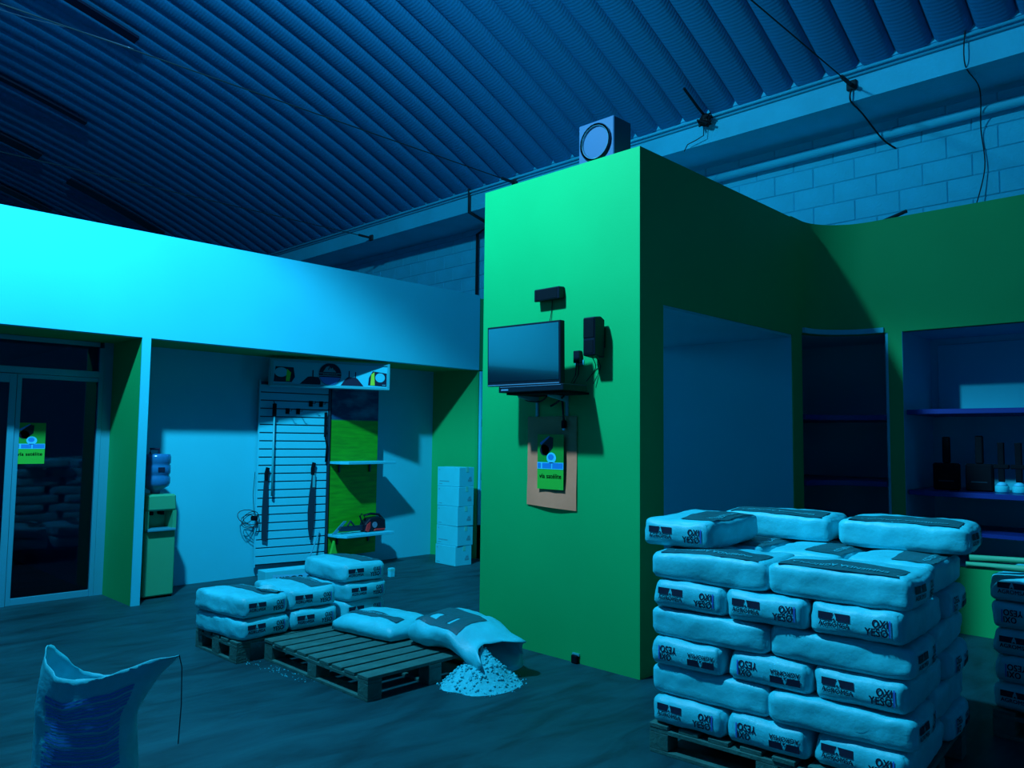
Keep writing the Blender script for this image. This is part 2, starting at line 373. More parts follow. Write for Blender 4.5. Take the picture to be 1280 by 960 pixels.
# pale niche
struct(MB().box(7.80, 7.84, -2.0, 2.262, .5, 2.5).box(XR+.002, 7.82, 2.2595, 2.29, .5, 2.454).box(XR+.05, 7.82, -2, 2.262, 2.455, 2.5).box(XR+.05, 7.82, -2.0, 2.27, .48, .52).box(XR+.05, 7.82, -2.04, -2, .5, 2.5).build('wall_niche', 'white'), 'wide deep niche with shelves')
struct(MB().box(7.785, 7.805, -2.0, 2.20, 1.80, 2.40).build('trim_4', 'white', bevel=.003), 'panel at the back of the niche')
def niche_shelf(z, label):
    t = MB().prism(list(reversed([(7.00, -2.0), (7.00, 2.10), (7.06, 2.245), (7.795, 2.255), (7.795, -2.0)])), z, z+.042)
    return tag(t.build('niche_shelf', 'shelfdark', bevel=.004), label, 'shelf', 'shelves in the wide niche')
niche_shelf(1.745, 'upper dark blue shelf in the wide niche, under the lit back wall')
niche_shelf(1.075, 'dark blue shelf carrying the black trowel tools in the wide niche')
struct(MB().box(7.06, 7.79, -2.0, 2.24, .77, .80).build('trim_5', 'shelfdark'), 'dark blue ledge below the niche shelves')

# ================================================================== LAMPS
def high_bay(pos, label, watts, radius, glow):
    t = thing('high_bay_lamp_offscreen', label, 'lamp', (pos.x, pos.y, pos.z+radius+.03))
    MB().lathe([(.03, 0), (.10, .01), (.14, .06), (.12, .20), (.05, .26)], 20).build('housing', 'lampmetal', t, smooth=True)
    MB().tube([(0, 0, .25), (0, 0, vault(pos.x)-pos.z-radius-.05)], .012).build('rod', 'lampmetal', t)
    # reflector throws a wide downward cone; the frosted bulb itself glows weakly all round
    for kind, w, nm in (('SPOT', watts, 'high_bay_reflector_offscreen'), ('POINT', glow, 'high_bay_bulb_offscreen')):
        if not w: continue
        L = bpy.data.lights.new(nm, kind); L.energy = w; L.color = LAMP_COL; L.shadow_soft_size = radius
        if kind == 'SPOT':
            L.spot_size = math.radians(126); L.spot_blend = .22
            # photometric curve of the reflector: strongest 40-60 degrees off the vertical, weaker straight down
            L.use_nodes = True; nt = L.node_tree; em = nt.nodes['Emission']
            tc = nt.nodes.new('ShaderNodeTexCoord'); sp = nt.nodes.new('ShaderNodeSeparateXYZ'); nt.links.new(tc.outputs['Normal'], sp.inputs[0])
            ab = nt.nodes.new('ShaderNodeMath'); ab.operation = 'ABSOLUTE'; nt.links.new(sp.outputs['Z'], ab.inputs[0])
            mr = nt.nodes.new('ShaderNodeMapRange'); mr.interpolation_type = 'SMOOTHSTEP'
            mr.inputs[1].default_value = .68; mr.inputs[2].default_value = .92; mr.inputs[3].default_value = 1.0; mr.inputs[4].default_value = .42
            nt.links.new(ab.outputs[0], mr.inputs[0]); nt.links.new(mr.outputs[0], em.inputs['Strength'])
        o = bpy.data.objects.new(nm, L); C.objects.link(o); o.location = pos
high_bay(LAMP_POS, 'high-bay lamp hanging from the vaulted roof before the white header', LAMP_W, LAMP_R, LAMP_GLOW)

# ================================================================== SACKS
SL, SW, ST = .594, .386, .1375
H = Vector((SL/2, SW/2, ST/2)); RR = .030
def sack_pos(p, seed, flat=1.0, puff=0.0):
    q = Vector((p[0]*H.x, p[1]*H.y, p[2]*H.z)); c = Vector([max(-(H[i]-RR), min(H[i]-RR, q[i])) for i in range(3)])
    d = q-c
    if d.length > 1e-9: q = c + d.normalized()*RR
    s = abs(p[0])
    q.z *= 1 - .10*s**6 - .03*abs(p[1])**6
    q.y *= 1 - .05*s**6
    q.z += puff*(1-p[0]**2)*(1-p[1]**2)*max(0, p[2])
    q.x += math.copysign(.014, p[0])*(1-p[1]**2)*(1-p[2]**2)*(s > .95)
    nv = noise.noise_vector(q*5.5 + Vector((seed*7.3, seed*3.1, 0)))*.010 + noise.noise_vector(q*14 + Vector((seed*5.3, 0, seed*2.1)))*.005
    rg = 1-abs(noise.noise(Vector((q.x*9, q.y*9, q.z*14)) + Vector((seed*3.7, 0, seed))))*2.2
    if rg > 0 and abs(p[1]) > .9: nv.y -= math.copysign(.007*rg**3, p[1])
    e = max(0, s-.75)*4
    nv += noise.noise_vector(Vector((q.x*8, q.y*45, q.z*30)) + Vector((seed, seed, 0)))*.004*e
    if p[2] < -.9: nv.z *= .4
    if s > .97: nv.x *= .25
    q += nv*flat
    q.z += H.z
    return q
def span(n):
    r = []
    for i in range(n+1):
        t = -1 + 2*i/n; r.append(math.copysign(1-(1-abs(t))**1.5, t))
    return r
def box_grid(nx, ny, nz):
    pts = {}; vs = []; fs = []
    def idx(p):
        k = tuple(round(c, 5) for c in p)
        if k not in pts: pts[k] = len(vs); vs.append(p)
        return pts[k]
    X, Y, Z = span(nx), span(ny), span(nz)
    for sgn in (-1, 1):
        for A, B, mk in ((X, Y, lambda a, b: (a, b, sgn)), (X, Z, lambda a, b: (a, sgn, b)), (Y, Z, lambda a, b: (sgn, a, b))):
            for i in range(len(A)-1):
                for j in range(len(B)-1):
                    fs.append(tuple(idx(mk(a, b)) for a, b in ((A[i], B[j]), (A[i+1], B[j]), (A[i+1], B[j+1]), (A[i], B[j+1]))))
    return vs, fs
GV, GF = box_grid(24, 18, 8)
T_AGRO = text_geo('AGROMSA', .130, .022, .026); T_OXI = text_geo('OXI', .060, .034, .036); T_YESO = text_geo('YESO', .088, .034, .036)
T_BAND = text_geo('ENMIENDA AGRÍCOLA', .40, .038, .02)
def grid_rect(x0, x1, y0, y1, n=6):
    vs = [(x0+(x1-x0)*i/n, y) for i in range(n+1) for y in (y0, y1)]
    return vs, [(2*i, 2*i+2, 2*i+3, 2*i+1) for i in range(n)]
def end_logo():
    items = [grid_rect(-.150, -.094, .004, .036, 4), grid_rect(-.074, -.018, .004, .036, 4)]
    items.append(([(-.094, .036), (-.094, .016), (-.086, .036)], [(0, 1, 2)]))
    items.append(([(-.074, .036), (-.074, .016), (-.082, .036)], [(0, 1, 2)]))
    items.append(([(-.092, .004), (-.076, .004), (-.084, .014)], [(0, 1, 2)]))
    items.append(([(x-.084, y-.014) for x, y in T_AGRO[0]], T_AGRO[1]))
    return items
def end_words():
    return [([(x+.098, y+.018) for x, y in T_OXI[0]], T_OXI[1]), ([(x+.084, y-.020) for x, y in T_YESO[0]], T_YESO[1])]
def on_end(items, sgn, seed, flip, **k):
    m = MB()
    for vs, fs in items:
        out = []
        for (u, v) in vs:
            if flip: u, v = -u, -v
            p = sack_pos((sgn, -u/H.y*sgn*-1, v/H.z), seed, **k); p = Vector((p.x + sgn*.0024, u*sgn, H.z + v*.94))
            out.append(p)
        m.add(out, fs)
    return m
def on_top(items, seed, puff, flipx=1):
    m = MB()
    for vs, fs in items:
        m.add([(flipx*u, flipx*v, sack_pos((flipx*u/H.x, flipx*v/H.y, 1), seed, puff=puff).z + .0035) for u, v in vs], fs)
    return m
SACK = {}
def sack_kind(seed, flip, band, end=-1):
    key = (seed, flip, band, end)
    if key in SACK: return SACK[key]
    puff = .012 if band else .0
    body = MB().add([sack_pos(p, seed, puff=puff) for p in GV], GF).mesh('sack', smooth=True)
    body.materials.append(M['bag'])
    parts = []
    for nm, items, mt in (('logo_print', end_logo(), 'navy'), ('lettering', end_words(), 'navy'), ('stripe_print', [grid_rect(.1315, .1375, -.034+.0117*k, -.034+.0117*(k+1), 1) for k in range(6)], 'violet')):
        me = on_end(items, end, seed, flip, puff=puff).mesh(nm, recalc=False); me.materials.append(M[mt]); parts.append((nm, me))
    if band:
        vs = []; fs = []; n = 24
        for i in range(n+1):
            for v in (-.178, -.13, -.08, .0): vs.append((-.25+.5*i/n, v))
        for i in range(n):
            for j in range(3): fs.append((i*4+j, (i+1)*4+j, (i+1)*4+j+1, i*4+j+1))
        me = on_top([(vs, fs)], seed, puff).mesh('band_print', recalc=False); me.materials.append(M['band']); parts.append(('band_print', me))
        tx = on_top([([(-x, -y-.135) for x, y in T_BAND[0]], T_BAND[1])], seed, puff)
        tx.v = [(x, y, z+.0025) for x, y, z in tx.v]
        me = tx.mesh('band_lettering', recalc=False); me.materials.append(M['bandtext']); parts.append(('band_lettering', me))
    SACK[key] = (body, parts); return SACK[key]
def sack(loc, rz, label, group, seed=0, flip=False, band=False, tilt=(0, 0), scale=None, end=-1):
    body, parts = sack_kind(seed, flip, band, end)
    o = bpy.data.objects.new('printed_sack', body); C.objects.link(o); o.location = loc; o.rotation_euler = (tilt[0], tilt[1], rz)
    tag(o, label, 'sack', group)
    for n, me in parts:
        c = bpy.data.objects.new(n, me); C.objects.link(c); c.parent = o
    return o

# ---- pallets
def pallet(loc, rz, lx, ly, label, nb=9, bw_=.09, mats=('wood', 'wood'), along='x', missing=()):
    # top boards run along local x; lx = board length, ly = pallet length across the boards
    t = thing('wooden_pallet', label, 'pallet', loc, rz)
    bm1 = MB().box(0, lx, 0, bw_, 0, .020).mesh('top_board', bevel=.002)
    g = (ly-bw_)/(nb-1)
    for i in range(nb):
        if i in missing: continue
        obj('top_board', bm1, mats[0], t, (random.uniform(-.008, .008), i*g, .118+random.uniform(-.001, .001)), (0, 0, random.uniform(-.008, .008)))
    bm2 = MB().box(0, .10, 0, ly, 0, .020).mesh('stringer_board', bevel=.002)
    bm3 = MB().box(0, .10, 0, .10, 0, .078).mesh('block', bevel=.002)
    bm4 = MB().box(0, .10, 0, ly, 0, .018).mesh('bottom_board', bevel=.002)
    for x in (0, lx/2-.05, lx-.10):
        obj('stringer_board', bm2, mats[1], t, (x, 0, .097))
        obj('bottom_board', bm4, mats[1], t, (x, 0, 0))
        for y in (0, ly/2-.05, ly-.10):
            obj('block', bm3, mats[0], t, (x, y, .0185))
    return t
pallet((2.69, 3.76, 0), 0, 1.0, 1.19, 'empty-fronted wooden pallet with bare slats before the spilled gypsum', nb=9, bw_=.105)
pallet((2.50, 4.97, 0), 0, 1.22, .62, 'wooden pallet under the low heap of sacks', nb=5, bw_=.10, mats=('wood', 'wood'))

# ---- tall stack of sacks
TH = math.radians(4); U = Vector((math.sin(TH), -math.cos(TH), 0)); V = Vector((math.cos(TH), math.sin(TH), 0))
PS = Vector((3.27, 2.245, 0)); rzV = math.atan2(V.y, V.x); rzU = math.atan2(U.y, U.x)
p = PS + U*1.17
pallet((p.x, p.y, 0), rzV, 1.0, 1.17, 'wooden pallet under the tall stack of sacks', nb=8, bw_=.10, mats=('wood', 'wood'))
ORD = ['bottom', 'second', 'third', 'fourth', 'fifth', 'sixth']
POS3 = ['pillar side', 'middle', 'outer corner']
DZ = .137; gname = 'sacks in the tall stack'
flips = {0: (False, True, False), 2: (True, True, False), 4: (False, False, False)}
for l in range(6):
    z = .1405 + l*DZ; J = lambda a=.008: random.uniform(-a, a)
    if l % 2 == 0:
        for k in range(3):
            q = PS + U*(.195+.39*k+J(.003)) + V*(.305+J(.012))
            sack((q.x, q.y, z), rzV + J(.02), 'white sack end-on in %s layer of tall stack, %s%s' % (ORD[l], POS3[k], ', print inverted' if flips[l][k] else ''), gname, (l*3+k) % 5, flips[l][k])
        for k in range(2):
            q = PS + U*(.30+.585*k) + V*(.85+J(.008))
            sack((q.x, q.y, z), rzU + J(.02), 'white sack lengthwise at the back of tall stack, %s layer, %s' % (ORD[l], ('pillar side', 'outer side')[k]), gname, (l+k+2) % 5, bool(k), end=1)
    else:
        for k in range(2):
            q = PS + U*(.295+.59*k) + V*(.20+J(.012))
            sack((q.x, q.y, z), rzU + J(.02), 'white sack showing its long side in %s layer of tall stack, %s' % (ORD[l], ('pillar half', 'outer half')[k]), gname, (l+k) % 5, bool((l+k) % 2), band=(l == 5), end=1)
        for k in range(3):
            q = PS + U*(.195+.39*k) + V*(.755+J(.012))
            sack((q.x, q.y, z), rzV + J(.02), 'white sack end-on behind others in %s layer of tall stack, %s' % (ORD[l], POS3[k]), gname, (l*3+k+1) % 5, bool(k % 2), band=(l == 5))
zt = .1405 + 6*DZ + .012
q = Vector((3.68, 2.19, 0)); sack((q.x, q.y, zt), rzV+.02, 'white sack lying end-on atop the tall stack beside the green pillar', gname, 4, False, True, tilt=(0, -.02))
q = Vector((4.22, 2.08, 0)); sack((4.28, 2.02, zt), rzU+.05, 'white sack lying lengthwise atop the tall stack, at the back between two others', gname, 2, False, True)
sack((4.30, 1.37, zt), rzU+.04, 'white sack lying lengthwise atop the tall stack at its outer end', gname, 3, False, True, end=1)

# ---- low heap of sacks on the second pallet
g2 = 'sacks in the low heap'
def heap(x, y, l, rz, label, seed, band=False, tilt=(0, 0)):
    return sack((x, y, .1405 + l*.138), rz, label, g2, seed, False, band, tilt)
heap(2.68, 5.26, 0, PI/2+.10, 'lower white sack at the free end of the low heap', 0)
heap(3.10, 5.27, 0, PI/2-.02, 'bottom white sack in the middle column of the low heap', 1)
heap(3.52, 5.28, 0, PI/2+.01, 'bottom white sack in the three-high column of the low heap', 2)
torn = heap(2.67, 5.27, 1, PI/2+.14, 'torn white sack on top at the free end of the low heap', 3, True, (.03, 0))
heap(3.10, 5.29, 1, PI/2-.04, 'upper white sack in the middle column of the low heap', 4, True)
heap(3.53, 5.27, 1, PI/2+.02, 'middle white sack in the three-high column of the low heap', 3)
heap(3.52, 5.28, 2, PI/2-.02, 'topmost white sack of the three-high column of the low heap', 2, True)

vs = []; fs = []; n = 18
for i, rr in enumerate((0, .5, 1.0)):
    for k in range(n):
        a = 2*PI*k/n; w = 1+.35*noise.noise(Vector((math.cos(a)*2, math.sin(a)*2, 4)))
        vs.append((-.16+.085*rr*w*math.cos(a), -.105+.060*rr*w*math.sin(a)))
for i in range(2):
    for k in range(n): fs.append((i*n+k, i*n+(k+1) % n, (i+1)*n+(k+1) % n, (i+1)*n+k))
tm = on_top([(vs, fs)], 3, .012); tm.v = [(x, y, z+.002) for x, y, z in tm.v]; tm.build('torn_opening', 'tornpaper', torn)
rim_ = on_top([(vs[2*n:], [])], 3, .012).v
rv = []
for k, (x, y, z) in enumerate(rim_):
    h_k = .012+.022*abs(noise.noise(Vector((k*.9, 2, 1)))); dx, dy = x+.16, y+.105
    rv += [(x, y, z-.002), (x+dx*.25, y+dy*.25, z+h_k)]
MB().add(rv, [(2*k, 2*((k+1) % n), 2*((k+1) % n)+1, 2*k+1) for k in range(n)]).build('torn_flap', 'bag', torn, smooth=True)
q = hit(489, 721, 2, 0)
t = thing('small_carton', 'small white carton standing on the floor behind the low heap', 'box', q)
MB().box(-.03, .03, -.025, .025, 0, .095).build('carton_body', 'carton', t, bevel=.003)
MB().box(-.031, .031, -.026, .026, .07, .082).build('tape', 'tape', t)

# ---- second tall stack, only its edge in view, in shadow
p2 = Vector((4.72, 1.125, 0))
pallet((4.72, -.05, 0), 0, 1.0, 1.17, 'wooden pallet under the shaded stack', nb=8, bw_=.10, mats=('wood', 'wood'))
for l in range(5):
    for k in range(2):
        sack((p2.x+.305, p2.y-.20-.40*k, .1405+l*DZ), random.uniform(-.03, .03), 'white sack in %s layer of the shaded stack, %s' % ('topmost' if l == 4 else ORD[l], ('by the gap', 'second along')[k]), 'sacks in the shaded stack', (l+2*k) % 5, bool(l % 2), band=(l == 4))
# poles lying on it
for k, (a, b_, r, lab) in enumerate([((4.70, 1.20, .902), (5.06, .22, .904), .016, 'pale wooden pole lying uppermost across the shaded stack'), ((4.67, 1.21, .866), (4.95, .22, .868), .018, 'pale wooden pole resting on the shaded stack'), ((4.76, 1.12, .850), (4.93, .45, .852), .006, 'thin pale cane lying on the shaded stack')]):
    tag(MB().tube([a, b_], r).build('wooden_pole', 'pole', smooth=True), lab, 'pole', 'poles on the shaded stack')

# ---- sacks behind the glass
for l in range(6):
    for k in range(2):
        sack((2.02+.0*k+random.uniform(-.02, .02), 10.15-.0+ .62*k, .02+l*DZ), PI/2*0+random.uniform(-.04, .04), 'white sack in %s layer of stack behind the glass door, %s' % (ORD[l], ('front row', 'rear row')[k]), 'sacks behind the glass door', (l+k) % 5)

# ---- two loose sacks on the bare pallet
def soft_sack(name, label, cx, cy, rz, L_, W_, h, seed, mat_='bag'):
    me = MB(); vs = []; nu, nv = 22, 16
    for side in (1, -1):
        for i in range(nu+1):
            for j in range(nv+1):
                u = -1+2*i/nu; v = -1+2*j/nv
                e = max(0, (1-abs(u)**3.2))*max(0, (1-abs(v)**3.2))
                z = h*.5 + side*h*.5*(e**.5)
                if side < 0: z = h*.10*(1-e**.5)
                nz = noise.noise_vector(Vector((u*2.2+seed, v*2.2, side)))*.016 + noise.noise_vector(Vector((u*7+seed, v*5, side)))*.006
                vs.append((u*L_/2*(1-.06*v*v)+nz.x, v*W_/2*(1-.05*u*u)+nz.y, max(.002, z*(1+nz.z*6)) if side > 0 else max(0, z)))
    n = (nu+1)*(nv+1); fs = []
    for s_ in range(2):
        for i in range(nu):
            for j in range(nv):
                a = s_*n + i*(nv+1)+j; fs.append((a, a+1, a+nv+2, a+nv+1) if s_ else (a, a+nv+1, a+nv+2, a+1))
    rim = [i*(nv+1) for i in range(nu+1)] + [nu*(nv+1)+j for j in range(1, nv+1)] + [i*(nv+1)+nv for i in range(nu-1, -1, -1)] + [j for j in range(nv-1, 0, -1)]
    for k in range(len(rim)):
        a, b_ = rim[k], rim[(k+1) % len(rim)]; fs.append((a, b_, b_+n, a+n))
    t = thing(name, label, 'sack', (cx, cy, .1405), rz)
    me.add(vs, fs).build('sack_body', mat_, t, smooth=True)
    def topz(x, y):
        u = max(-1, min(1, 2*x/L_)); v = max(-1, min(1, 2*y/W_)); e = (1-abs(u)**3.2)*(1-abs(v)**3.2)
        nz = noise.noise_vector(Vector((u*2.2+seed, v*2.2, 1)))*.016 + noise.noise_vector(Vector((u*7+seed, v*5, 1)))*.006
        return (h*.5+h*.5*e**.5)*(1+nz.z*6)
    return t, topz
t, tz = soft_sack('loose_sack', 'slack white sack lying flat across the back of the bare pallet', 3.40, 4.58, PI/2+.16, .62, .46, .13, 3.0)
def drape(t, name, mat_, vs, fs, tz):
    MB().add([(x, y, tz(x, y)+.004) for x, y in vs], fs).build(name, mat_, t)
vs = []; fs = []
for i in range(17):
    for j in range(4): vs.append((-.24+.03*i, .045+.028*j))
for i in range(16):
    for j in range(3): fs.append((i*4+j, (i+1)*4+j, (i+1)*4+j+1, i*4+j+1))
drape(t, 'band_print', 'band', vs, fs, tz)
drape(t, 'band_lettering', 'bandtext', [(x*.8, y*.8+.085) for x, y in T_BAND[0]], T_BAND[1], lambda x, y: tz(x, y)+.003)

# spilled sack: rings along its length, closed at the back, open drooping mouth
def spilled():
    t = thing('spilled_sack', 'burst white sack spilling gypsum over the pallet edge', 'sack', (3.50, 4.20, .14), 0)
    n = 32; rows = []; NR = 20
    for i in range(NR+1):
        s = i/NR; y = -.70*s + .02
        x = .06*s - .02*s*s
        w = .235*(min(1, (s+.02)*9)**.4) * (1-.04*s) + .04*max(0, s-.8)
        h = .105*min(1, (s+.01)*5)**.5 * (1-.10*s)
        if s > .75: h *= 1 + .35*(s-.75)
        zc = .0 if s < .62 else -.30*(s-.62)
        ring = []
        for k in range(n):
            a = 2*PI*k/n; ca, sa = math.cos(a), math.sin(a)
            px = w*math.copysign(abs(ca)**.75, ca); pz = h*(1+math.copysign(abs(sa)**.8, sa))
            nn = noise.noise_vector(Vector((px*7, y*6, pz*8)))*.022 + noise.noise_vector(Vector((px*20, y*12, pz*20)))*.008
            yy = y + (.10*max(0, -sa) if i == NR else 0) + .05*math.cos(3*a)*(s**4)
            ring.append((x+px+nn.x, yy+nn.y, max(.003 if y > -.475 else -.13, pz+zc+nn.z)))
        rows.append(ring)
    m = MB(); m.add([p for r in rows for p in r], [(i*n+k, i*n+(k+1) % n, (i+1)*n+(k+1) % n, (i+1)*n+k) for i in range(NR) for k in range(n)] + [tuple(range(n))])
    o = m.build('sack_body', 'bag', t, smooth=True)
    md = o.modifiers.new('thickness', 'SOLIDIFY'); md.thickness = .004; md.offset = -1
    vs = []; fs = []
    for i in range(3, 15):
        for k in range(7, 14):
            p = rows[i][k]; q = rows[i][(k+1)]
            vs.append((p[0], p[1], p[2]+.004))
    for i in range(11):
        for k in range(6):
            if (i in (2, 3, 7) and k in (2, 3)): continue
            a = i*7+k; fs.append((a, a+1, a+8, a+7))
    MB().add(vs, fs).build('band_print', 'band', t, smooth=True)
    return t
spilled()
def powder():
    n, r_ = 40, 22; vs = [(0, 0, 0)]; fs = []
    def hgt(x, y):
        d = math.hypot(x/.26, (y)/.24)
        z = .20*max(0, 1-d)**1.15 + .012*max(0, 1-d*.9)
        z += (noise.noise(Vector((x*14, y*14, 3)))*.030 + noise.noise(Vector((x*40, y*40, 5)))*.014)*max(0, 1.05-d)
        return max(0, z)
    vs = [(0, 0, hgt(0, 0))]
    for i in range(1, r_+1):
        for k in range(n):
            a = 2*PI*k/n; R = i/r_*(1+.14*noise.noise(Vector((math.cos(a)*2, math.sin(a)*2, 1)))); x = .26*R*math.cos(a); y = .24*R*math.sin(a)
            vs.append((x, y, hgt(x, y) if i < r_ else 0))
    vs = [(x, min(y, .172), z) for x, y, z in vs]          # banked against the side of the pallet
    for k in range(n): fs.append((0, 1+k, 1+(k+1) % n))
    for i in range(r_-1):
        for k in range(n): fs.append((1+i*n+k, 1+i*n+(k+1) % n, 1+(i+1)*n+(k+1) % n, 1+(i+1)*n+k))
    m = MB().add(vs, fs)
    return m, hgt
m, hgt = powder()
t = thing('gypsum_heap', 'white gypsum powder poured on the floor from the burst sack', 'powder', (3.41, 3.58, 0))
m.build('powder_cone', 'powder', t, smooth=True)
m = MB()
for i in range(420):
    a = random.uniform(0, 2*PI); R = random.random()**.6*1.12; x, y = .26*R*math.cos(a), min(.165, .24*R*math.sin(a)); r = random.uniform(.003, .012)*(1 if R < .9 else .7)
    m.sphere((x, y, hgt(x, y)+r*.4), r, 5, 3, random.uniform(.6, 1))
o = m.build('crumbs', 'powder', t, smooth=True); o['kind'] = 'stuff'
# dusting along the pallet
m = MB()
for i in range(60):
    x = random.uniform(2.58, 2.68); y = random.uniform(4.3, 5.0); r = random.uniform(.002, .006)
    m.sphere((x + (y-4.6)*-.1, y, r*.3), r, 5, 3, .5)
o = m.build('gypsum_crumbs', 'powder'); o['kind'] = 'stuff'; tag(o, 'white gypsum crumbs scattered on the floor by the bare pallet', 'powder')

# ---- open woven sack standing at the front
def open_sack():
    t = thing('open_woven_sack', 'upright open woven sack with flared top and blue striped print', 'sack', (1.15, 3.56, 0), 0)
    R_ = RM @ Vector((1, 0, 0)); R_.z = 0; R_.normalize(); Fd = Vector((R_.y, -R_.x, 0))    # right and towards the viewer
    n = 56; NR = 26; rows = []
    def pt(s, a):
        ca, sa = math.cos(a), math.sin(a)
        w = .215 - .02*math.sin(s*PI) ; d = .155 - .04*s
        top = .50 + .02*math.cos(2*a) + .04*max(0, sa)
        lx = w*ca; ly = d*sa
        # flaring corners of the mouth
        kr = max(0, ca)**6; kl = max(0, -ca)**3; e = max(0, s-.62)/.38
        lx += kr*.15*e**1.3 - kl*.0*e - .05*max(0,-ca)**2*e*(-1)
        z = s*(top + kr*.05 + kl*.085 + .02*abs(ca)**3)
        if kr: z -= 0
        q = Vector((lx, ly, z)); f = noise.noise_vector(Vector((ca*1.5, sa*1.5, s*3)))*.022 + noise.noise_vector(Vector((ca*5, sa*5, s*8)))*.008
        q += f*(.3+.7*s)*(1 if s > .02 else 0)
        return q
    def world(q): return R_*q.x + Fd*q.y + Vector((0, 0, max(0, q.z)))
    m = MB(); vs = [world(pt(i/NR, 2*PI*k/n)) for i in range(NR+1) for k in range(n)]
    m.add(vs, [(i*n+k, i*n+(k+1) % n, (i+1)*n+(k+1) % n, (i+1)*n+k) for i in range(NR) for k in range(n)] + [tuple(range(n))])
    o = m.build('sack_body', 'bag', t, smooth=True); md = o.modifiers.new('thickness', 'SOLIDIFY'); md.thickness = .003
    # contents just below the rim
    m = MB(); c = [world(Vector((pt(.66, 2*PI*k/n).x*.93, pt(.66, 2*PI*k/n).y*.9, .33))) for k in range(n)]
    m.add(c + [world(Vector((0, 0, .36)))], [(k, (k+1) % n, n) for k in range(n)]); m.build('contents', 'powder', t, smooth=True)
    # striped print on the side towards the viewer
    m = MB(); nk = 16
    for r in range(22):
        s0 = .32 + r*.0245; s1 = s0 + (.017 if r % 4 != 3 else .007)
        a0, a1 = (PI*.70, PI*.16)
        if r in (5, 11, 12): a0 = PI*.66
        row = []
        for k in range(nk+1):
            a = a0 + (a1-a0)*k/nk
            for s in (s0, s1):
                q = pt(s, a); row.append(world(Vector((q.x*1.012, q.y*1.03+.003, q.z))))
        m.add(row, [(2*k, 2*k+2, 2*k+3, 2*k+1) for k in range(nk)])
    m.build('striped_print', 'pblue', t)
    # loose stitching thread from the flared corner
    tip = world(pt(1, 0))
    m = MB().tube([tip, tip+Vector((.01, -.008, -.05)), tip+Vector((.012, -.012, -.2)), tip+Vector((.008, -.006, -.36))], .0025, 5); m.build('thread', 'steel', t)
open_sack()

# ================================================================== TV WALL
def on_wall(y, z): return Vector((X0, y, z))
# television on its arm, turned and tipped
TVc = Vector((3.90, 3.71, 2.085)); w_, h_ = .655, .425
t = thing('television', 'flat black television on a wall arm', 'television', TVc)
Rz = Matrix.Rotation(math.radians(-86+0), 3, 'Z') ; Rt = Matrix.Rotation(math.radians(-7), 3, 'X')
# local: x to the viewer's right, y away from viewer, z up
TR = Matrix.Rotation(math.radians(-90+4), 3, 'Z') @ Matrix.Rotation(math.radians(1), 3, 'X')
def loc_build(boxes, name, mt, par, R=TR, bevel=.004):
    m = MB()
    for b in boxes:
        m2 = MB().box(*b); m.add([R @ Vector(v) for v in m2.v], m2.f)
    return m.build(name, mt, par, bevel=bevel)
loc_build([(-w_/2, w_/2, -.02, .03, -h_/2, h_/2)], 'bezel', 'black', t)
loc_build([(-w_/2+.014, w_/2-.014, -.0225, -.0195, -h_/2+.030, h_/2-.014)], 'screen', 'screen', t, bevel=0)
loc_build([(-w_/2+.01, w_/2-.01, -.024, -.0195, -h_/2+.004, -h_/2+.010)], 'silver_trim', 'silver', t, bevel=0)
loc_build([(-.2, .2, .03, .07, -.16, .12)], 'rear_housing', 'black', t)
m = MB().tube([TR @ Vector((.05, .07, -.02)), Vector((.14, -.12, -.03)), Vector((X0-TVc.x-.012, -.03, -.03))], .018); m.build('arm', 'blackmat', t)
MB().box(X0-TVc.x-.012, X0-TVc.x, -.10, .06, -.14, .09).build('wall_plate', 'blackmat', t, bevel=.003)
# player on a small bracket below
t = thing('media_player', 'slim black player on the bracket shelf under the television', 'player', (3.99, 3.62, 1.8245))
MB().box(-.13, .12, -.30, .30, 0, .045).build('case', 'black', t, bevel=.004)
MB().box(-.133, -.129, -.28, .28, .036, .039).build('trim', 'silver', t)
MB().box(-.134, -.129, .20, .27, .012, .024).build('display', 'silver', t)
t = thing('bracket_shelf', 'white bracket shelf holding the black player on the green wall', 'shelf', (X0, 3.62, 1.815))
MB().box(-.28, 0, -.27, .25, -.006, .009).build('plate', 'blackmat', t, bevel=.002)
for dy in (-.075, .205):
    MB().plate([(-.014, -.148), (0, -.148), (0, -.008), (-.20, -.008), (-.20, -.02), (-.014, -.05)], dy-.011, dy+.011).build('arm', 'whiteplastic', t, bevel=.002)
# cables under the player
def cable(pts, r, label, mt='cable', name='cable', group=None):
    # smooth through the points
    P_ = [Vector(p) for p in pts]; out = []
    for i in range(len(P_)-1):
        p0, p1, p2, p3 = P_[max(i-1, 0)], P_[i], P_[i+1], P_[min(i+2, len(P_)-1)]
        for k in range(6):
            s = k/6; out.append(.5*((2*p1)+(p2-p0)*s+(2*p0-5*p1+4*p2-p3)*s*s+(3*p1-p0-3*p2+p3)*s**3))
    out.append(P_[-1])
    return tag(MB().tube(out, r, 6).build(name, mt, smooth=True), label, 'cable', group)
cable([(4.05, 3.86, 1.803), (4.08, 3.84, 1.775), (4.10, 3.74, 1.770), (4.08, 3.66, 1.803)], .006, 'black cable loop sagging below the left half of the player')
cable([(4.08, 3.50, 1.802), (4.12, 3.60, 1.76), (4.12, 3.66, 1.735), (4.13, 3.58, 1.775), (4.13, 3.58, 1.802)], .007, 'black cable bunch sagging below the right half of the player')
t = thing('power_lead', 'black power lead hanging down with a plug over the kraft paper', 'cable', (4.145, 3.555, 1.60))
MB().tube([(0, .03, .206), (0, .015, .16), (0, .008, .08), (0, 0, .03)], .008, 6).build('lead', 'cable', t, smooth=True)
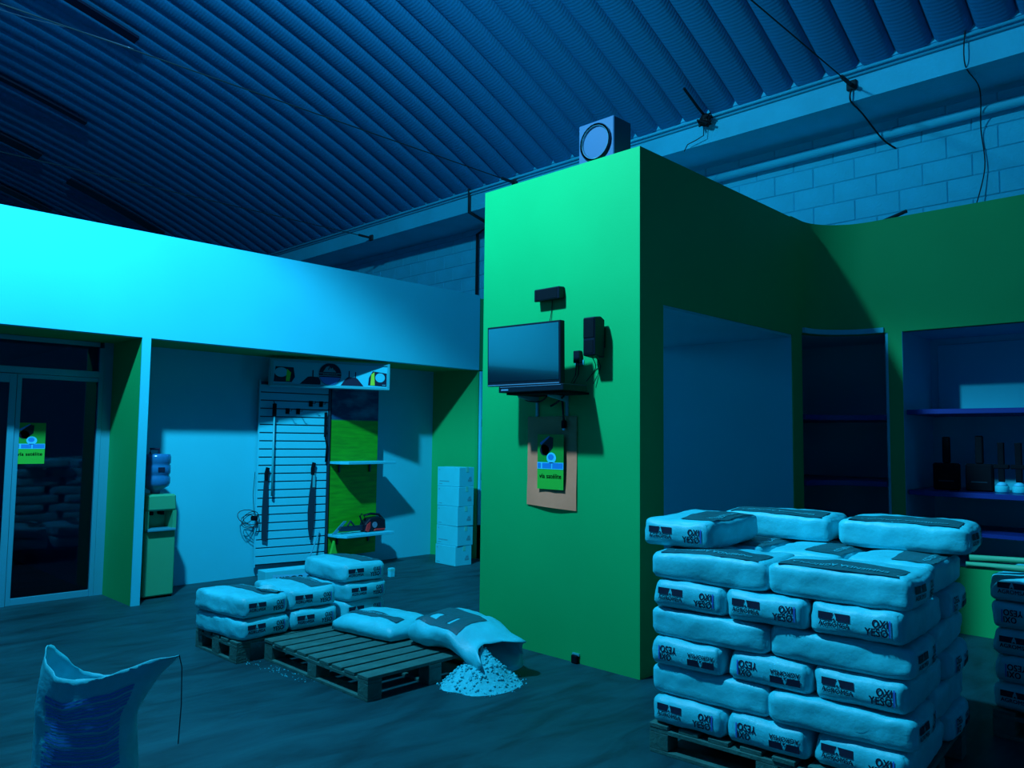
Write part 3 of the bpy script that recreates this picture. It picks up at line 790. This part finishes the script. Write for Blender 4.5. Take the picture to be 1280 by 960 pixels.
MB().box(-.014, .014, -.016, .016, -.02, .035).build('plug', 'blackmat', t, bevel=.004)
MB().box(-.006, .006, -.008, .008, -.035, -.02).build('pins', 'silver', t)
# centre speaker above
t = thing('wall_speaker', 'small horizontal black speaker above the television', 'speaker', (X0, 3.70, 2.535))
MB().plate([(-.065, -.045), (0, -.035), (0, .05), (-.065, .045)], -.125, .115).build('box', 'black', t, bevel=.006)
MB().box(-.068, -.064, -.110, .100, -.036, .036).build('grille', 'blackmat', t, bevel=.001)
cable([(X0-.006, 3.69, 2.50), (X0-.006, 3.695, 2.42), (X0-.02, 3.71, 2.30)], .003, 'thin wire running down from the horizontal speaker')
# tall speaker right of the television
t = thing('wall_speaker', 'upright black speaker on the green wall beside the television', 'speaker', (X0, 3.245, 2.06))
MB().plate([(-.14, .0), (-.03, -.01), (-.03, .245), (-.07, .265), (-.14, .255)], -.05, .05).build('box', 'black', t, bevel=.006)
MB().box(-.144, -.139, -.043, .043, .12, .245).build('grille', 'blackmat', t)
MB().box(-.144, -.139, -.038, .038, .015, .10).build('grille', 'blackmat', t)
MB().box(-.03, 0, -.03, .03, .06, .2).build('bracket', 'blackmat', t)
cable([(4.08, 3.26, 2.06), (X0-.008, 3.29, 1.99), (X0-.02, 3.36, 1.90)], .003, 'thin speaker wire slanting down from the upright speaker, outer one')
cable([(4.08, 3.23, 2.06), (X0-.008, 3.25, 1.99), (X0-.02, 3.30, 1.88)], .003, 'thin speaker wire slanting down from the upright speaker, inner one')
t = thing('wall_outlet', 'black plug adaptor in the outlet between television and upright speaker', 'outlet', (X0, 3.44, 2.07))
MB().box(-.035, 0, -.028, .028, -.04, .045).build('adaptor', 'black', t, bevel=.004)
MB().box(-.006, 0, -.045, .035, -.055, -.02).build('plate', 'whiteplastic', t, bevel=.001)
for dy in (-.015, .01): MB().tube([(-.02, dy, -.04), (-.015, dy+.01, -.12), (-.03, dy+.04, -.18)], .004, 5).build('lead', 'cable', t)
t = thing('floor_outlet', 'small black plug at the foot of the green television wall', 'outlet', (X0, 3.45, .0))
MB().box(-.03, 0, -.025, .028, .0, .055).build('plug', 'blackmat', t, bevel=.006)
MB().box(-.012, 0, -.03, .03, .05, .065).build('plate', 'pgrey', t)
# kraft paper with printed notice; x out of wall is -X
def flat_items(par, org, items):       # items on a wall facing -X; u = to the viewer's right (-Y), v up
    for k, (nm, mt, polys, off) in enumerate(items):
        m = MB()
        for vs, fs in polys: m.add([(org[0]-off, org[1]-u, org[2]+v) for u, v in vs], fs)
        m.build(nm, mt, par)
def poly(*pts): return (list(pts), [tuple(range(len(pts)))])
def disc(cx, cy, rx, ry=None, n=20): return poly(*[(cx+rx*math.cos(2*PI*k/n), cy+(ry or rx)*math.sin(2*PI*k/n)) for k in range(n)])
def rect(x0, x1, y0, y1): return poly((x0, y0), (x1, y0), (x1, y1), (x0, y1))
def notice(w, h):
    a, b_ = w/2, h/2; tv = text_geo('vía satélite', w*.84, h*.085, .03)
    return [('background', 'pgreen', [rect(-a, a, -b_, b_)], 0),
            ('lower_panel', 'plime', [rect(-a, a, -b_, -b_*.28)], .0008),
            ('horn', 'black', [poly((-.62*a, .30*b_), (-.30*a, .22*b_), (.18*a, .50*b_), (.22*a, .88*b_), (-.05*a, .92*b_), (-.70*a, .58*b_)), disc(-.45*a, .42*b_, .36*a, .20*b_)], .0010),
            ('horn_edge', 'pblue', [poly((-.70*a, .60*b_), (-.05*a, .92*b_), (-.1*a, .95*b_), (-.82*a, .68*b_))], .0014),
            ('halo', 'pcyan', [disc(.08*a, .14*b_, .36*a, .20*b_)], .0018),
            ('globe', 'pblue', [disc(.05*a, .17*b_, .22*a, .11*b_)], .0022),
            ('text_strip', 'pcyan', [rect(-a, a, -.27*b_, -.02*b_)], .0018),
            ('blue_wording', 'pblue', [rect(-.96*a, -.72*a, -.24*b_, -.05*b_), rect(-.62*a, .08*a, -.24*b_, -.05*b_), rect(.16*a, .96*a, -.24*b_, -.04*b_)], .0024),
            ('wording', 'black', [([(u, v-.52*b_) for u, v in tv[0]], tv[1])], .0018)]
t = thing('kraft_paper', 'sheet of brown kraft paper taped to the green wall below the television', 'paper', (X0, 3.685, 1.34))
m = MB(); vs = []; n = 10
for i in range(n+1):
    for j in range(n+1):
        u = -.232+.464*i/n; v = -.315+.64*j/n + (.018*(1-i/n) - .01)*(1-j/n)*1.0
        d = .004 + .010*abs(noise.noise(Vector((u*6, v*3, 2)))) + (.02*(1-j/n)**3*(1-abs(u)/.3) if j < 3 else 0)
        vs.append((-d, -u, v))
m.add(vs, [(i*(n+1)+j, (i+1)*(n+1)+j, (i+1)*(n+1)+j+1, i*(n+1)+j+1) for i in range(n) for j in range(n)]).build('sheet', 'kraft', t, smooth=True)
t = thing('notice', 'green printed notice with megaphone and globe on the kraft paper', 'poster', (X0-.032, 3.672, 1.345))
flat_items(t, (0, 0, 0), notice(.245, .385))
# same notice inside the glass door (facing -Y)
t = thing('notice', 'green printed notice with megaphone and globe stuck on the glass door', 'poster', (1.995, YD-.006, 1.415), PI/2)
flat_items(t, (0, 0, 0), notice(.235, .365))

# loudspeaker on top of the pillar
t = thing('loudspeaker', 'grey-blue loudspeaker cabinet standing on top of the green pillar', 'speaker', (X0+.03, 3.325, ZT))
MB().box(0, .20, -.155, .155, 0, .29).build('cabinet', 'spk', t, bevel=.006)
m = MB()
prof = [(.128, .0), (.135, -.012), (.118, -.012), (.112, .0), (.05, .02), (.001, .012)]
vs = [(d, r*math.cos(a), .135+r*math.sin(a)) for r, d in prof for a in [2*PI*k/24 for k in range(24)]]
m.add([(x-.001, y, max(z, .004)) for x, y, z in vs], [(i*24+k, i*24+(k+1) % 24, (i+1)*24+(k+1) % 24, (i+1)*24+k) for i in range(len(prof)-1) for k in range(24)])
m.build('driver', 'spkcone', t, smooth=True)
MB().add([(-.013, .131*math.cos(a), .135+.131*math.sin(a)) for a in [2*PI*k/24 for k in range(24)]] + [(-.013, .117*math.cos(a), max(.135+.117*math.sin(a), .02)) for a in [2*PI*k/24 for k in range(24)]], [(k, (k+1) % 24, 24+(k+1) % 24, 24+k) for k in range(24)]).build('rim', 'pgrey', t)

# ================================================================== DISPLAY RECESS
# slatted board, turned a little out from the wall
A = Vector((4.14, 7.88, 0)); B = Vector((4.90, 7.74, 0)); dirB = (B-A).normalized(); rzS = math.atan2(dirB.y, dirB.x)
t = thing('slat_board', 'white slatted display board hung with tools', 'display board', A, rzS)
LB = (B-A).length
MB().box(0, LB, .012, .03, .12, 2.10).build('backing', 'steel', t)
sm = MB().box(0, LB, 0, .012, .006, .082).mesh('slat', bevel=.002)
for k in range(22): obj('slat', sm, 'white', t, (0, 0, .125+k*.0885))
MB().box(LB, LB+.03, -.005, .05, .10, 2.12).build('edge_post', 'steel', t)
MB().box(-.012, 0, -.002, .035, .10, 2.12).build('edge_strip', 'white', t)
def board(u, v, off=.0): q = A + dirB*u + Vector((dirB.y, -dirB.x, 0))*off; return Vector((q.x, q.y, v))
GT = 'tools on the slat board'
# spray lance with black handle
t = thing('spray_lance', 'long white lance with black handle hung on the slat board', 'tool', board(.140, .86, .05), rzS, GT)
MB().box(-.018, .018, -.02, .02, .86, 1.0).build('handle', 'blackmat', t, bevel=.005)
MB().tube([(0, 0, .86), (0, 0, .42), (.003, 0, 0)], [.010, .012, .014]).build('tube', 'whiteplastic', t, smooth=True)
MB().tube([(0, 0, 1.0), (0, .04, 1.03)], .006).build('hook', 'steel', t)
# machetes
def machete(u, z, L_, blade_w, label, leaf, lab=False):
    t = thing('machete', label, 'tool', board(u, z, .035), rzS, GT)
    if leaf: pl = [(-.012, .0), (-.030, .12), (-.038, .30), (-.028, .50), (-.008, L_), (.018, L_), (.026, .45), (.024, .25), (.016, .12), (.004, 0)]
    else: pl = [(-.026, .02), (-.030, L_*.5), (-.020, L_), (.012, L_), (.020, L_*.5), (.018, .0)]
    pl = [(x*blade_w, zz) for x, zz in pl]
    MB().plate(list(reversed(pl)), -.004, .004).build('blade', 'steel', t)
    MB().plate(list(reversed([(-.020, L_), (.016, L_), (.018, L_+.07), (.030, L_+.13), (-.006, L_+.14), (-.022, L_+.07)])), -.014, .014).build('handle', 'blackmat', t, bevel=.003)
    if lab: MB().box(-.002, .028, -.006, -.004, L_-.14, L_+.02).build('sticker', 'whiteplastic', t)
machete(.082, .37, .66, 1.3, 'long dark machete with straight blade hung low on the slat board', False)
machete(.60, .36, .72, 1.25, 'dark leaf-bladed machete with white sticker on the slat board', True, True)
t = thing('strap_tool', 'narrow black tool with strap hung at the upper edge of the slat board', 'tool', board(.735, 1.22, .03), rzS, GT)
MB().box(-.014, .014, -.012, .012, .28, .56).build('grip', 'blackmat', t, bevel=.004)
MB().tube([(0, 0, .30), (.018, -.01, .18), (.012, 0, 0)], .010).build('strap', 'blackmat', t, smooth=True)
for k, (u, z) in enumerate([(.30, 1.785), (.42, 1.785), (.565, 1.875), (.685, 1.875)]):
    t = thing('display_hook', ['small black peg hook on the slat board, lower pair, lance side', 'small black peg hook on the slat board, lower pair, poster side', 'small black peg hook on the slat board, upper pair, lance side', 'small black peg hook on the slat board, upper pair, poster side'][k], 'hook', board(u, z, .0), rzS, 'hooks on the slat board')
    MB().box(-.022, .022, -.008, 0, -.035, .03).build('plate', 'blackmat', t, bevel=.002)
    MB().tube([(0, -.008, 0), (0, -.13, -.005), (0, -.15, .02)], .004, 6).build('prong', 'blackmat', t)
# coil of wire on the left edge
t = thing('wire_coil', 'tangled coil of thin black wire hanging at the edge of the slat board', 'cable', (4.04, 7.84, .62))
for k in range(4):
    c_ = Vector((random.uniform(-.05, .05), random.uniform(-.02, .02), random.uniform(-.05, .05)))
    MB().tube([c_+Vector((.085*math.cos(a)*(1+.2*k/4), .03*math.sin(2*a+k), .07*math.sin(a))) for a in [2*PI*i/14 for i in range(15)]], .004, 5).build('loop', 'cable', t)
MB().tube([(.06, .02, .05), (.045, .03, .25), (.06, .03, .5)], .003, 5).build('lead', 'cable', t)
MB().obox((.05, 0, .01), (.06, .05, .05)).build('plug', 'blackmat', t, bevel=.01)
# leaning stick
tag(MB().tube([board(.44, .02, .25), board(.70, .45, .02)], .008, 6).build('leaning_stick', 'alum'), 'thin grey stick leaning against the foot of the slat board', 'stick')

# landscape panel with two shelves
pa = Vector((4.955, 7.755, 0)); pb = Vector((5.64, 7.80, 0)); dP = (pb-pa).normalized(); rzP = math.atan2(dP.y, dP.x); LP = (pb-pa).length
t = thing('landscape_panel', 'tall printed panel of green meadow under a cloudy sky', 'poster', pa, rzP)
o = MB().box(0, LP, 0, .02, .14, 2.12).build('print', 'meadow', t)
MB().box(0, LP, .02, .18, .14, 2.12).build('frame', 'steel', t)
for nm, z, lab in (('display_shelf', 1.195, 'upper white shelf on the landscape panel'), ('display_shelf', .375, 'lower white shelf on the landscape panel carrying the chainsaw')):
    s_ = thing(nm, lab, 'shelf', pa, rzP, 'shelves on the landscape panel')
    MB().prism([(-.012, -.001), (-.012, -.20), (.03, -.30), (LP+.04, -.30), (LP+.04, -.001)], z, z+.030).build('board', 'white', s_, bevel=.003)
    for u in (.12, LP-.12): MB().plate([(u-.01, z-.10), (u+.01, z-.10), (u+.01, z), (u-.01, z)], -.02, -.001).build('bracket', 'steel', s_)
tag(MB().plate([(4.90, .15), (5.00, .15), (4.955, .34)], 7.62, 7.66).build('sign_wedge', 'plime'), 'small bright green triangular card on the floor below the lower shelf', 'card')
# chainsaw
def W2(u, v, z): q = pa + dP*u + Vector((-dP.y, dP.x, 0))*v; return (q.x, q.y, z)
cs = thing('chainsaw', 'black and red chainsaw lying on the lower white shelf', 'chainsaw', W2(.40, -.13, .4055), rzP)
MB().plate([(-.02, .02), (.0, .0), (.27, .0), (.29, .03), (.28, .13), (.20, .17), (.05, .16), (-.02, .10)], -.06, .06).build('engine_body', 'black', cs, bevel=.012)
MB().plate([(-.025, .02), (.02, .0), (.05, .05), (.05, .12), (.0, .09)], -.066, -.058).build('side_cover', 'red', cs, bevel=.003)
MB().plate([(.10, .01), (.26, .01), (.27, .03), (.12, .035)], -.066, -.058).build('side_cover', 'red', cs, bevel=.003)
m = MB().lathe([(.001, 0), (.035, 0), (.035, .008), (.001, .008)], 16); m.v = [(x+.11, -.062-z, y+.08) for x, y, z in m.v]; m.build('starter_badge', 'silver', cs)
MB().tube([(.02, 0, .13), (.0, 0, .19), (.10, 0, .205), (.22, 0, .19), (.30, 0, .12), (.295, 0, .04)], .014).build('handle', 'black', cs, smooth=True)
MB().tube([(-.02, 0, .10), (-.06, 0, .19), (-.03, 0, .21)], .010).build('hand_guard', 'black', cs)
MB().plate([(-.33, .03), (-.02, .02), (-.02, .085), (-.33, .085), (-.355, .06)], -.012, .012).build('guide_bar', 'steel', cs, bevel=.002)
MB().plate([(-.42, .004), (-.36, .004), (-.22, .14), (-.26, .14)], .03, .04).build('bar_sheath', 'alum', cs)
MB().tube([(-.24, -.01, .09), (-.20, -.01, .14), (-.15, -.01, .09)], .012).build('grip_loop', 'steel', cs)

# light-box sign over the display (faces -Y, slightly angled)
sa_ = hit(338, 465, 1, 7.72); sb_ = hit(487, 470, 1, 7.28); sd_ = Vector((sb_.x-sa_.x, sb_.y-sa_.y, 0)); LS = sd_.length; KS = LS/1.53
t = thing('lightbox_sign', 'long framed sign with round emblem over the display board', 'sign', (sa_.x, sa_.y, 2.045), math.atan2(sd_.y, sd_.x))
MB().box(0, LS, 0, .12, 0, .300).build('box', 'white', t)
frame([(0, LS, -.012, .0, 0, .028), (0, LS, -.012, .0, .272, .300), (0, .03, -.012, 0, .028, .272), (LS-.03, LS, -.012, 0, .028, .272)]).build('frame', 'whiteplastic', t, bevel=.002)
def sign_items(items):
    for nm, mt, polys, off in items:
        for pl in ([[p_] for p_ in polys] if nm in ('photo', 'volcano', 'photo_crop', 'emblem_band') else [polys]):
            m = MB()
            for vs, fs in pl: m.add([(u*KS, -off, v*.95) for u, v in vs], fs)
            m.build(nm, mt, t)
cxs, czs = .74, .16
sign_items([('photo', 'navy', [poly((.04, .05), (.26, .05), (.30, .11), (.28, .22), (.06, .225)), poly((1.24, .05), (1.49, .04), (1.49, .20), (1.30, .22), (1.25, .14))], .002),
            ('photo_sack', 'white', [disc(.13, .16, .08, .055), ], .003), ('photo_sack', 'white', [disc(1.40, .145, .065, .055)], .003),
            ('photo_crop', 'pyellow', [poly((.19, .06), (.235, .06), (.25, .16), (.20, .20)), poly((1.27, .05), (1.33, .05), (1.32, .21), (1.28, .18))], .004),
            ('photo_caption', 'white', [rect(1.43, 1.475, .055, .062)], .0045),
            ('volcano', 'navy', [poly((.36, .035), (.62, .035), (.62, .12), (.50, .125), (.46, .12)), poly((.88, .035), (1.18, .035), (1.10, .12), (1.07, .135), (.97, .135), (.93, .10)), rect(.515, .53, .12, .20), rect(.98, .993, .13, .21), rect(1.065, 1.078, .13, .20)], .0025),
            ('emblem_ring', 'alum', [disc(cxs, czs, .150, .138, 32)], .005), ('emblem', 'navy', [disc(cxs, czs, .142, .130, 32)], .006),
            ('emblem_mountain', 'pgrey', [poly((cxs-.09, czs+.025), (cxs+.075, czs+.025), (cxs+.035, czs+.085), (cxs+.015, czs+.07), (cxs-.005, czs+.098), (cxs-.05, czs+.085))], .007),
            ('emblem_letter', 'navy', [poly((cxs-.03, czs+.05), (cxs-.018, czs+.05), (cxs-.005, czs+.085), (cxs+.01, czs+.06), (cxs+.025, czs+.085), (cxs+.045, czs+.05), (cxs+.055, czs+.05), (cxs+.03, czs+.105), (cxs+.01, czs+.085), (cxs-.005, czs+.105))], .008),
            ('emblem_band', 'pgrey', [rect(cxs-.14, cxs+.14, czs+.008, czs+.014), rect(cxs-.14, cxs+.14, czs-.022, czs-.016)], .007),
            ('emblem_name', 'pgrey', [([(u+cxs, v+czs-.004) for u, v in text_geo('AGROMSA', .19, .015, .01)[0]], text_geo('AGROMSA', .19, .015, .01)[1])], .007),
            ('emblem_base', 'pblue', [poly(*[(cxs+.138*math.cos(a), czs+.126*math.sin(a)) for a in [PI*(1.09+.82*k/16) for k in range(17)]])], .0068)])

# water dispenser
t = thing('water_dispenser', 'yellow-green water dispenser standing behind the white partition', 'water dispenser', (2.955, 7.60, 0), math.radians(2))
MB().box(-.145, .145, -.15, .15, .02, .62).build('cabinet', 'dispenser', t, bevel=.012)
MB().box(-.145, .145, .02, .15, .62, .80).box(-.145, -.11, -.15, .02, .62, .80).box(.11, .145, -.15, .02, .62, .80).build('tap_recess', 'dispenser', t)
MB().plate([(-.145, .80), (.145, .80), (.135, .95), (-.135, .95)], -.155, .15).build('head', 'dispenser', t, bevel=.015)
for dx in (-.05, .05): MB().box(dx-.016, dx+.016, -.07, .02, .755, .79).build('tap', 'blackmat', t, bevel=.004)
MB().box(-.13, .13, -.19, -.02, .615, .638).build('drip_tray', 'alum', t, bevel=.004)
for dx in (-.12, .12):
    MB().box(dx-.02, dx+.02, -.12, .12, 0, .02).build('foot', 'blackmat', t)
t = thing('water_bottle', 'blue water bottle upside down on the yellow-green dispenser', 'bottle', (2.955, 7.60, .951))
MB().lathe([(.04, 0), (.045, .03), (.115, .07), (.128, .10), (.128, .15), (.118, .165), (.118, .18), (.128, .195), (.128, .26), (.118, .275), (.128, .29), (.128, .345), (.12, .37), (.05, .375)], 24).build('shell', 'bottle', t, smooth=True)
MB().box(-.03, .03, -.133, -.126, .21, .25).build('emblem', 'navy', t)
MB().tube([(-.06, 0, .37), (-.06, 0, .42), (.02, 0, .42), (.02, 0, .37)], .012).build('grip', 'navy', t)

# carton with blue lettering on the floor in front of the board
t = thing('long_carton', 'long flat white carton with blue lettering on the floor by the low heap', 'box', (4.32, 7.36, 0), math.radians(-6))
MB().box(-.36, .42, -.10, .10, 0, .145).build('carton', 'carton', t, bevel=.003)
tk = text_geo('KIPOR', .30, .062, .025)
MB().add([(u-.10, -.1015, .052+v) for u, v in tk[0]], tk[1]).build('lettering', 'navy', t)
MB().add([(u, -.1008, v) for u, v in [(-.30, .012), (.40, .012), (.40, .10), (.10, .11), (.0, .09), (-.28, .11)]], [tuple(range(6))]).build('print_panel', 'pcyan', t)

# five cartons
cz = 0
for k in range(5):
    hgt_ = .232
    t = thing('carton', ['bottom', 'second', 'middle', 'fourth', 'topmost'][k] + ' white carton in the stack of five by the green end wall', 'box',
              (6.33+random.uniform(-.012, .012)+.004*k, 7.16+random.uniform(-.01, .01), cz), math.radians(random.uniform(-3, 3)), 'cartons by the end wall')
    MB().box(-.125, .125, -.19, .19, 0, hgt_-.002).build('carton_body', 'carton', t, bevel=.004)
    MB().box(-.01, .03, -.1925, -.1895, hgt_-.06, hgt_-.003).box(-.01, .03, -.19, .19, hgt_-.004, hgt_-.0005).build('tape', 'tape', t)
    m = MB().add([(x, -.1915, z) for x, z in [(.02, .06), (.085, .06), (.085, .085), (.02, .085)]], [(0, 1, 2, 3)])
    m.add([(x, -.1915, z) for x, z in [(.03, .09), (.08, .09), (.07, .13), (.06, .105), (.045, .12)]], [(0, 1, 2, 3, 4)]); m.build('stamp', 'cartonprint', t)
    m = MB().add([(-.1265, y, z) for y, z in [(.14, .19), (.165, .19), (.165, .20), (.14, .20)]], [(0, 1, 2, 3)])
    m.add([(-.1265, y, z) for y, z in [(.10, .025), (.16, .025), (.16, .032), (.10, .032)]], [(0, 1, 2, 3)])
    if k in (4, 1): m.add([(-.1265, y, z) for y, z in [(-.02, .055), (.15, .055), (.15, .066), (-.02, .066)]], [(0, 1, 2, 3)])
    m.build('label_print', 'cartonprint', t)
    cz += hgt_

# ================================================================== NICHE GOODS
def trowel(y, w, h1, h2, label, jar=False):
    t = thing('upright_tool', label, 'tool', (7.28, y, 1.118), 0, 'black tools on the niche shelf')
    MB().plate([(-.03, 0), (.03, 0), (.03, h1), (-.03, h1)], -w/2, w/2).build('plate', 'blackmat', t, bevel=.012)
    MB().plate([(-.022, h1), (.022, h1), (.018, h2), (-.018, h2)], -.03, .026).build('handle', 'blackmat', t, bevel=.008)
    MB().box(-.034, -.03, -w*.3, w*.28, h1*.32, h1*.36).build('rib', 'steel', t)
trowel(2.01, .20, .225, .445, 'wide black tool with upright handle, first by the niche wall')
trowel(1.765, .20, .225, .455, 'wide black tool with upright handle, second by the niche wall')
for k, y in enumerate((1.605, 1.485, 1.37)):
    t = thing('upright_tool', ['slim black handled tool above a pale pot, beside the wide ones', 'slim black handled tool above a pale pot, middle one', 'slim black handled tool above a pale pot, third one'][k], 'tool', (7.26, y, 1.118), 0, 'black tools on the niche shelf')
    MB().lathe([(.044, 0), (.05, .01), (.05, .045), (.046, .055)], 16).build('pot', 'carton', t, smooth=True)
    MB().lathe([(.046, .055), (.03, .075), (.015, .085)], 16).build('pot_lid', 'pcyan', t, smooth=True)
    MB().plate([(-.01, .085), (.01, .085), (.014, .20), (.02, .40), (-.02, .40), (-.014, .20)], -.022, .022).build('handle', 'blackmat', t, bevel=.004)
    MB().box(-.02, .02, -.055, .055, .19, .225).build('crosspiece', 'blackmat', t, bevel=.006)

# ================================================================== ROOF FITTINGS
for k, (y, z, lab) in enumerate([(2.56, 4.64, 'thin dark tie rod across the vault anchored above the curved green wall'), (6.70, 4.70, 'thin dark tie rod across the vault passing behind the green pillar'), (9.74, 4.53, 'thin dark tie rod across the vault anchored behind the white header')]):
    t = thing('tie_rod', lab, 'tie rod', (XB-.02, y, z), 0, 'tie rods across the vault')
    MB().tube([(0, 0, 0), (-17.4, 0, .02)], .006, 6).build('rod', 'rust', t)
    MB().tube([(-.02, 0, 0), (-.22, 0, .002)], .018, 6).build('turnbuckle', 'rust', t)
    MB().obox((.005, 0, 0), (.03, .09, .09)).build('anchor_plate', 'rust', t, bevel=.01)
cable([(XB-.03, 2.56, 4.60), (XB-.02, 2.57, 4.50), (7.1, 2.57, 4.47), (7.38, 2.50, 4.30), (7.49, 2.42, 4.22)], .008, 'dark cable dropping from the tie rod anchor to the block wall')
cable([(XB-.03, 1.62, 4.90), (XB-.04, 1.66, 4.78), (XB-.02, 1.67, 4.52), (7.2, 1.66, 4.45), (7.46, 1.72, 4.20), (7.46, 1.70, 3.85), (7.40, 1.78, 3.46)], .005, 'thin cable hanging from the beam down to the green niche wall')
# bunch of wires at the beam
t = thing('wire_bunch', 'black knot of loose wires hanging at the top of the roof beam', 'cable', (XB-.08, 3.97, 4.72))
for k in range(9):
    P_ = [Vector((random.uniform(-.05, .03), random.uniform(-.09, .09), random.uniform(-.08, .035))) for _ in range(4)]
    MB().tube(P_, .011, 5).build('wire', 'cable', t)
MB().sphere((0, 0, 0), .055, 8, 6).build('knot', 'cable', t)
MB().tube([(0, .02, -.04), (.01, .03, -.16), (.02, .12, -.18), (.02, .22, -.20), (.02, .26, -.26)], .005, 5).build('tail', 'cable', t)
MB().tube([(0, 0, .02), (-.15, 0, .07), (-.4, 0, .18)], .014, 5).build('tail', 'cable', t)
# iron bar above curved wall
tag(MB().tube([(7.12, 2.55, 3.42), (7.30, 2.28, 3.56)], .016, 8).build('iron_bar', 'rust'), 'short dark iron bar sticking up behind the curved green wall', 'bar')
# dark roof strips following the ribs
def strip(y0, w, x_a, x_b, label, mt='skylight'):
    m = MB(); n = 14; vs = []
    for i in range(n+1):
        x = x_a+(x_b-x_a)*i/n
        for yy in (y0-w/2, y0+w/2): vs += [(x, yy, vault(x)-.085), (x, yy, vault(x)-.115)]
    fs = []
    for i in range(n):
        a = i*4; fs += [(a, a+4, a+6, a+2), (a+1, a+3, a+7, a+5), (a, a+1, a+5, a+4), (a+2, a+6, a+7, a+3)]
    fs += [(0, 2, 3, 1), (n*4, n*4+1, n*4+3, n*4+2)]
    m.add(vs, fs)
    return tag(m.build('roof_strip', mt), label, 'roof strip', 'dark strips on the vault')
strip(14.75, .30, 4.05, 5.65, 'dark strip along a roof rib just above the white header')
strip(14.35, .30, 1.2, 3.50, 'dark strip along a roof rib higher up the vault')
strip(12.25, .12, 1.0, 3.55, 'narrow dark strip along a roof rib, crossing two thirds up the vault')
strip(16.75, .28, 3.2, 4.3, 'short dark strip along the farthest visible roof rib')
t = strip(9.40, .16, .5, 3.22, 'dark strip along a roof rib, the one with a pale cable beside it')
cable([(3.24, 9.55, vault(3.24)-.14), (2.7, 9.85, vault(2.7)-.16), (2.2, 10.2, vault(2.2)-.18), (1.4, 10.6, vault(1.4)-.2)], .006, 'pale thin cable slanting under the vault beside a dark strip', 'silver')

# ------------------------------------------------------------------ pieces of a part go under that part
UNDER = {'band_lettering': 'band_print', 'grille': 'box', 'screen': 'bezel', 'silver_trim': 'bezel', 'trim': 'case', 'display': 'case',
         'tape': 'carton_body', 'stamp': 'carton_body', 'label_print': 'carton_body', 'print_panel': 'carton', 'side_cover': 'engine_body',
         'starter_badge': 'engine_body', 'emblem_mountain': 'emblem', 'emblem_letter': 'emblem', 'emblem_band': 'emblem', 'emblem_name': 'emblem',
         'emblem_base': 'emblem', 'emblem_gleam': 'emblem', 'driver': 'cabinet', 'rim': 'cabinet', 'drip_tray': 'cabinet', 'sticker': 'blade',
         'tap': 'tap_recess', 'photo_sack': 'box', 'volcano': 'box', 'swoosh': 'box', 'rib': 'plate'}
for o in list(bpy.data.objects):
    p = o.parent
    if o.type != 'MESH' or p is None or p.parent is not None: continue
    w = UNDER.get(o.name.split('.')[0])
    if not w: continue
    for sib in p.children:
        if sib is not o and sib.name.split('.')[0] == w and sib.type == 'MESH':
            o.parent = sib; break
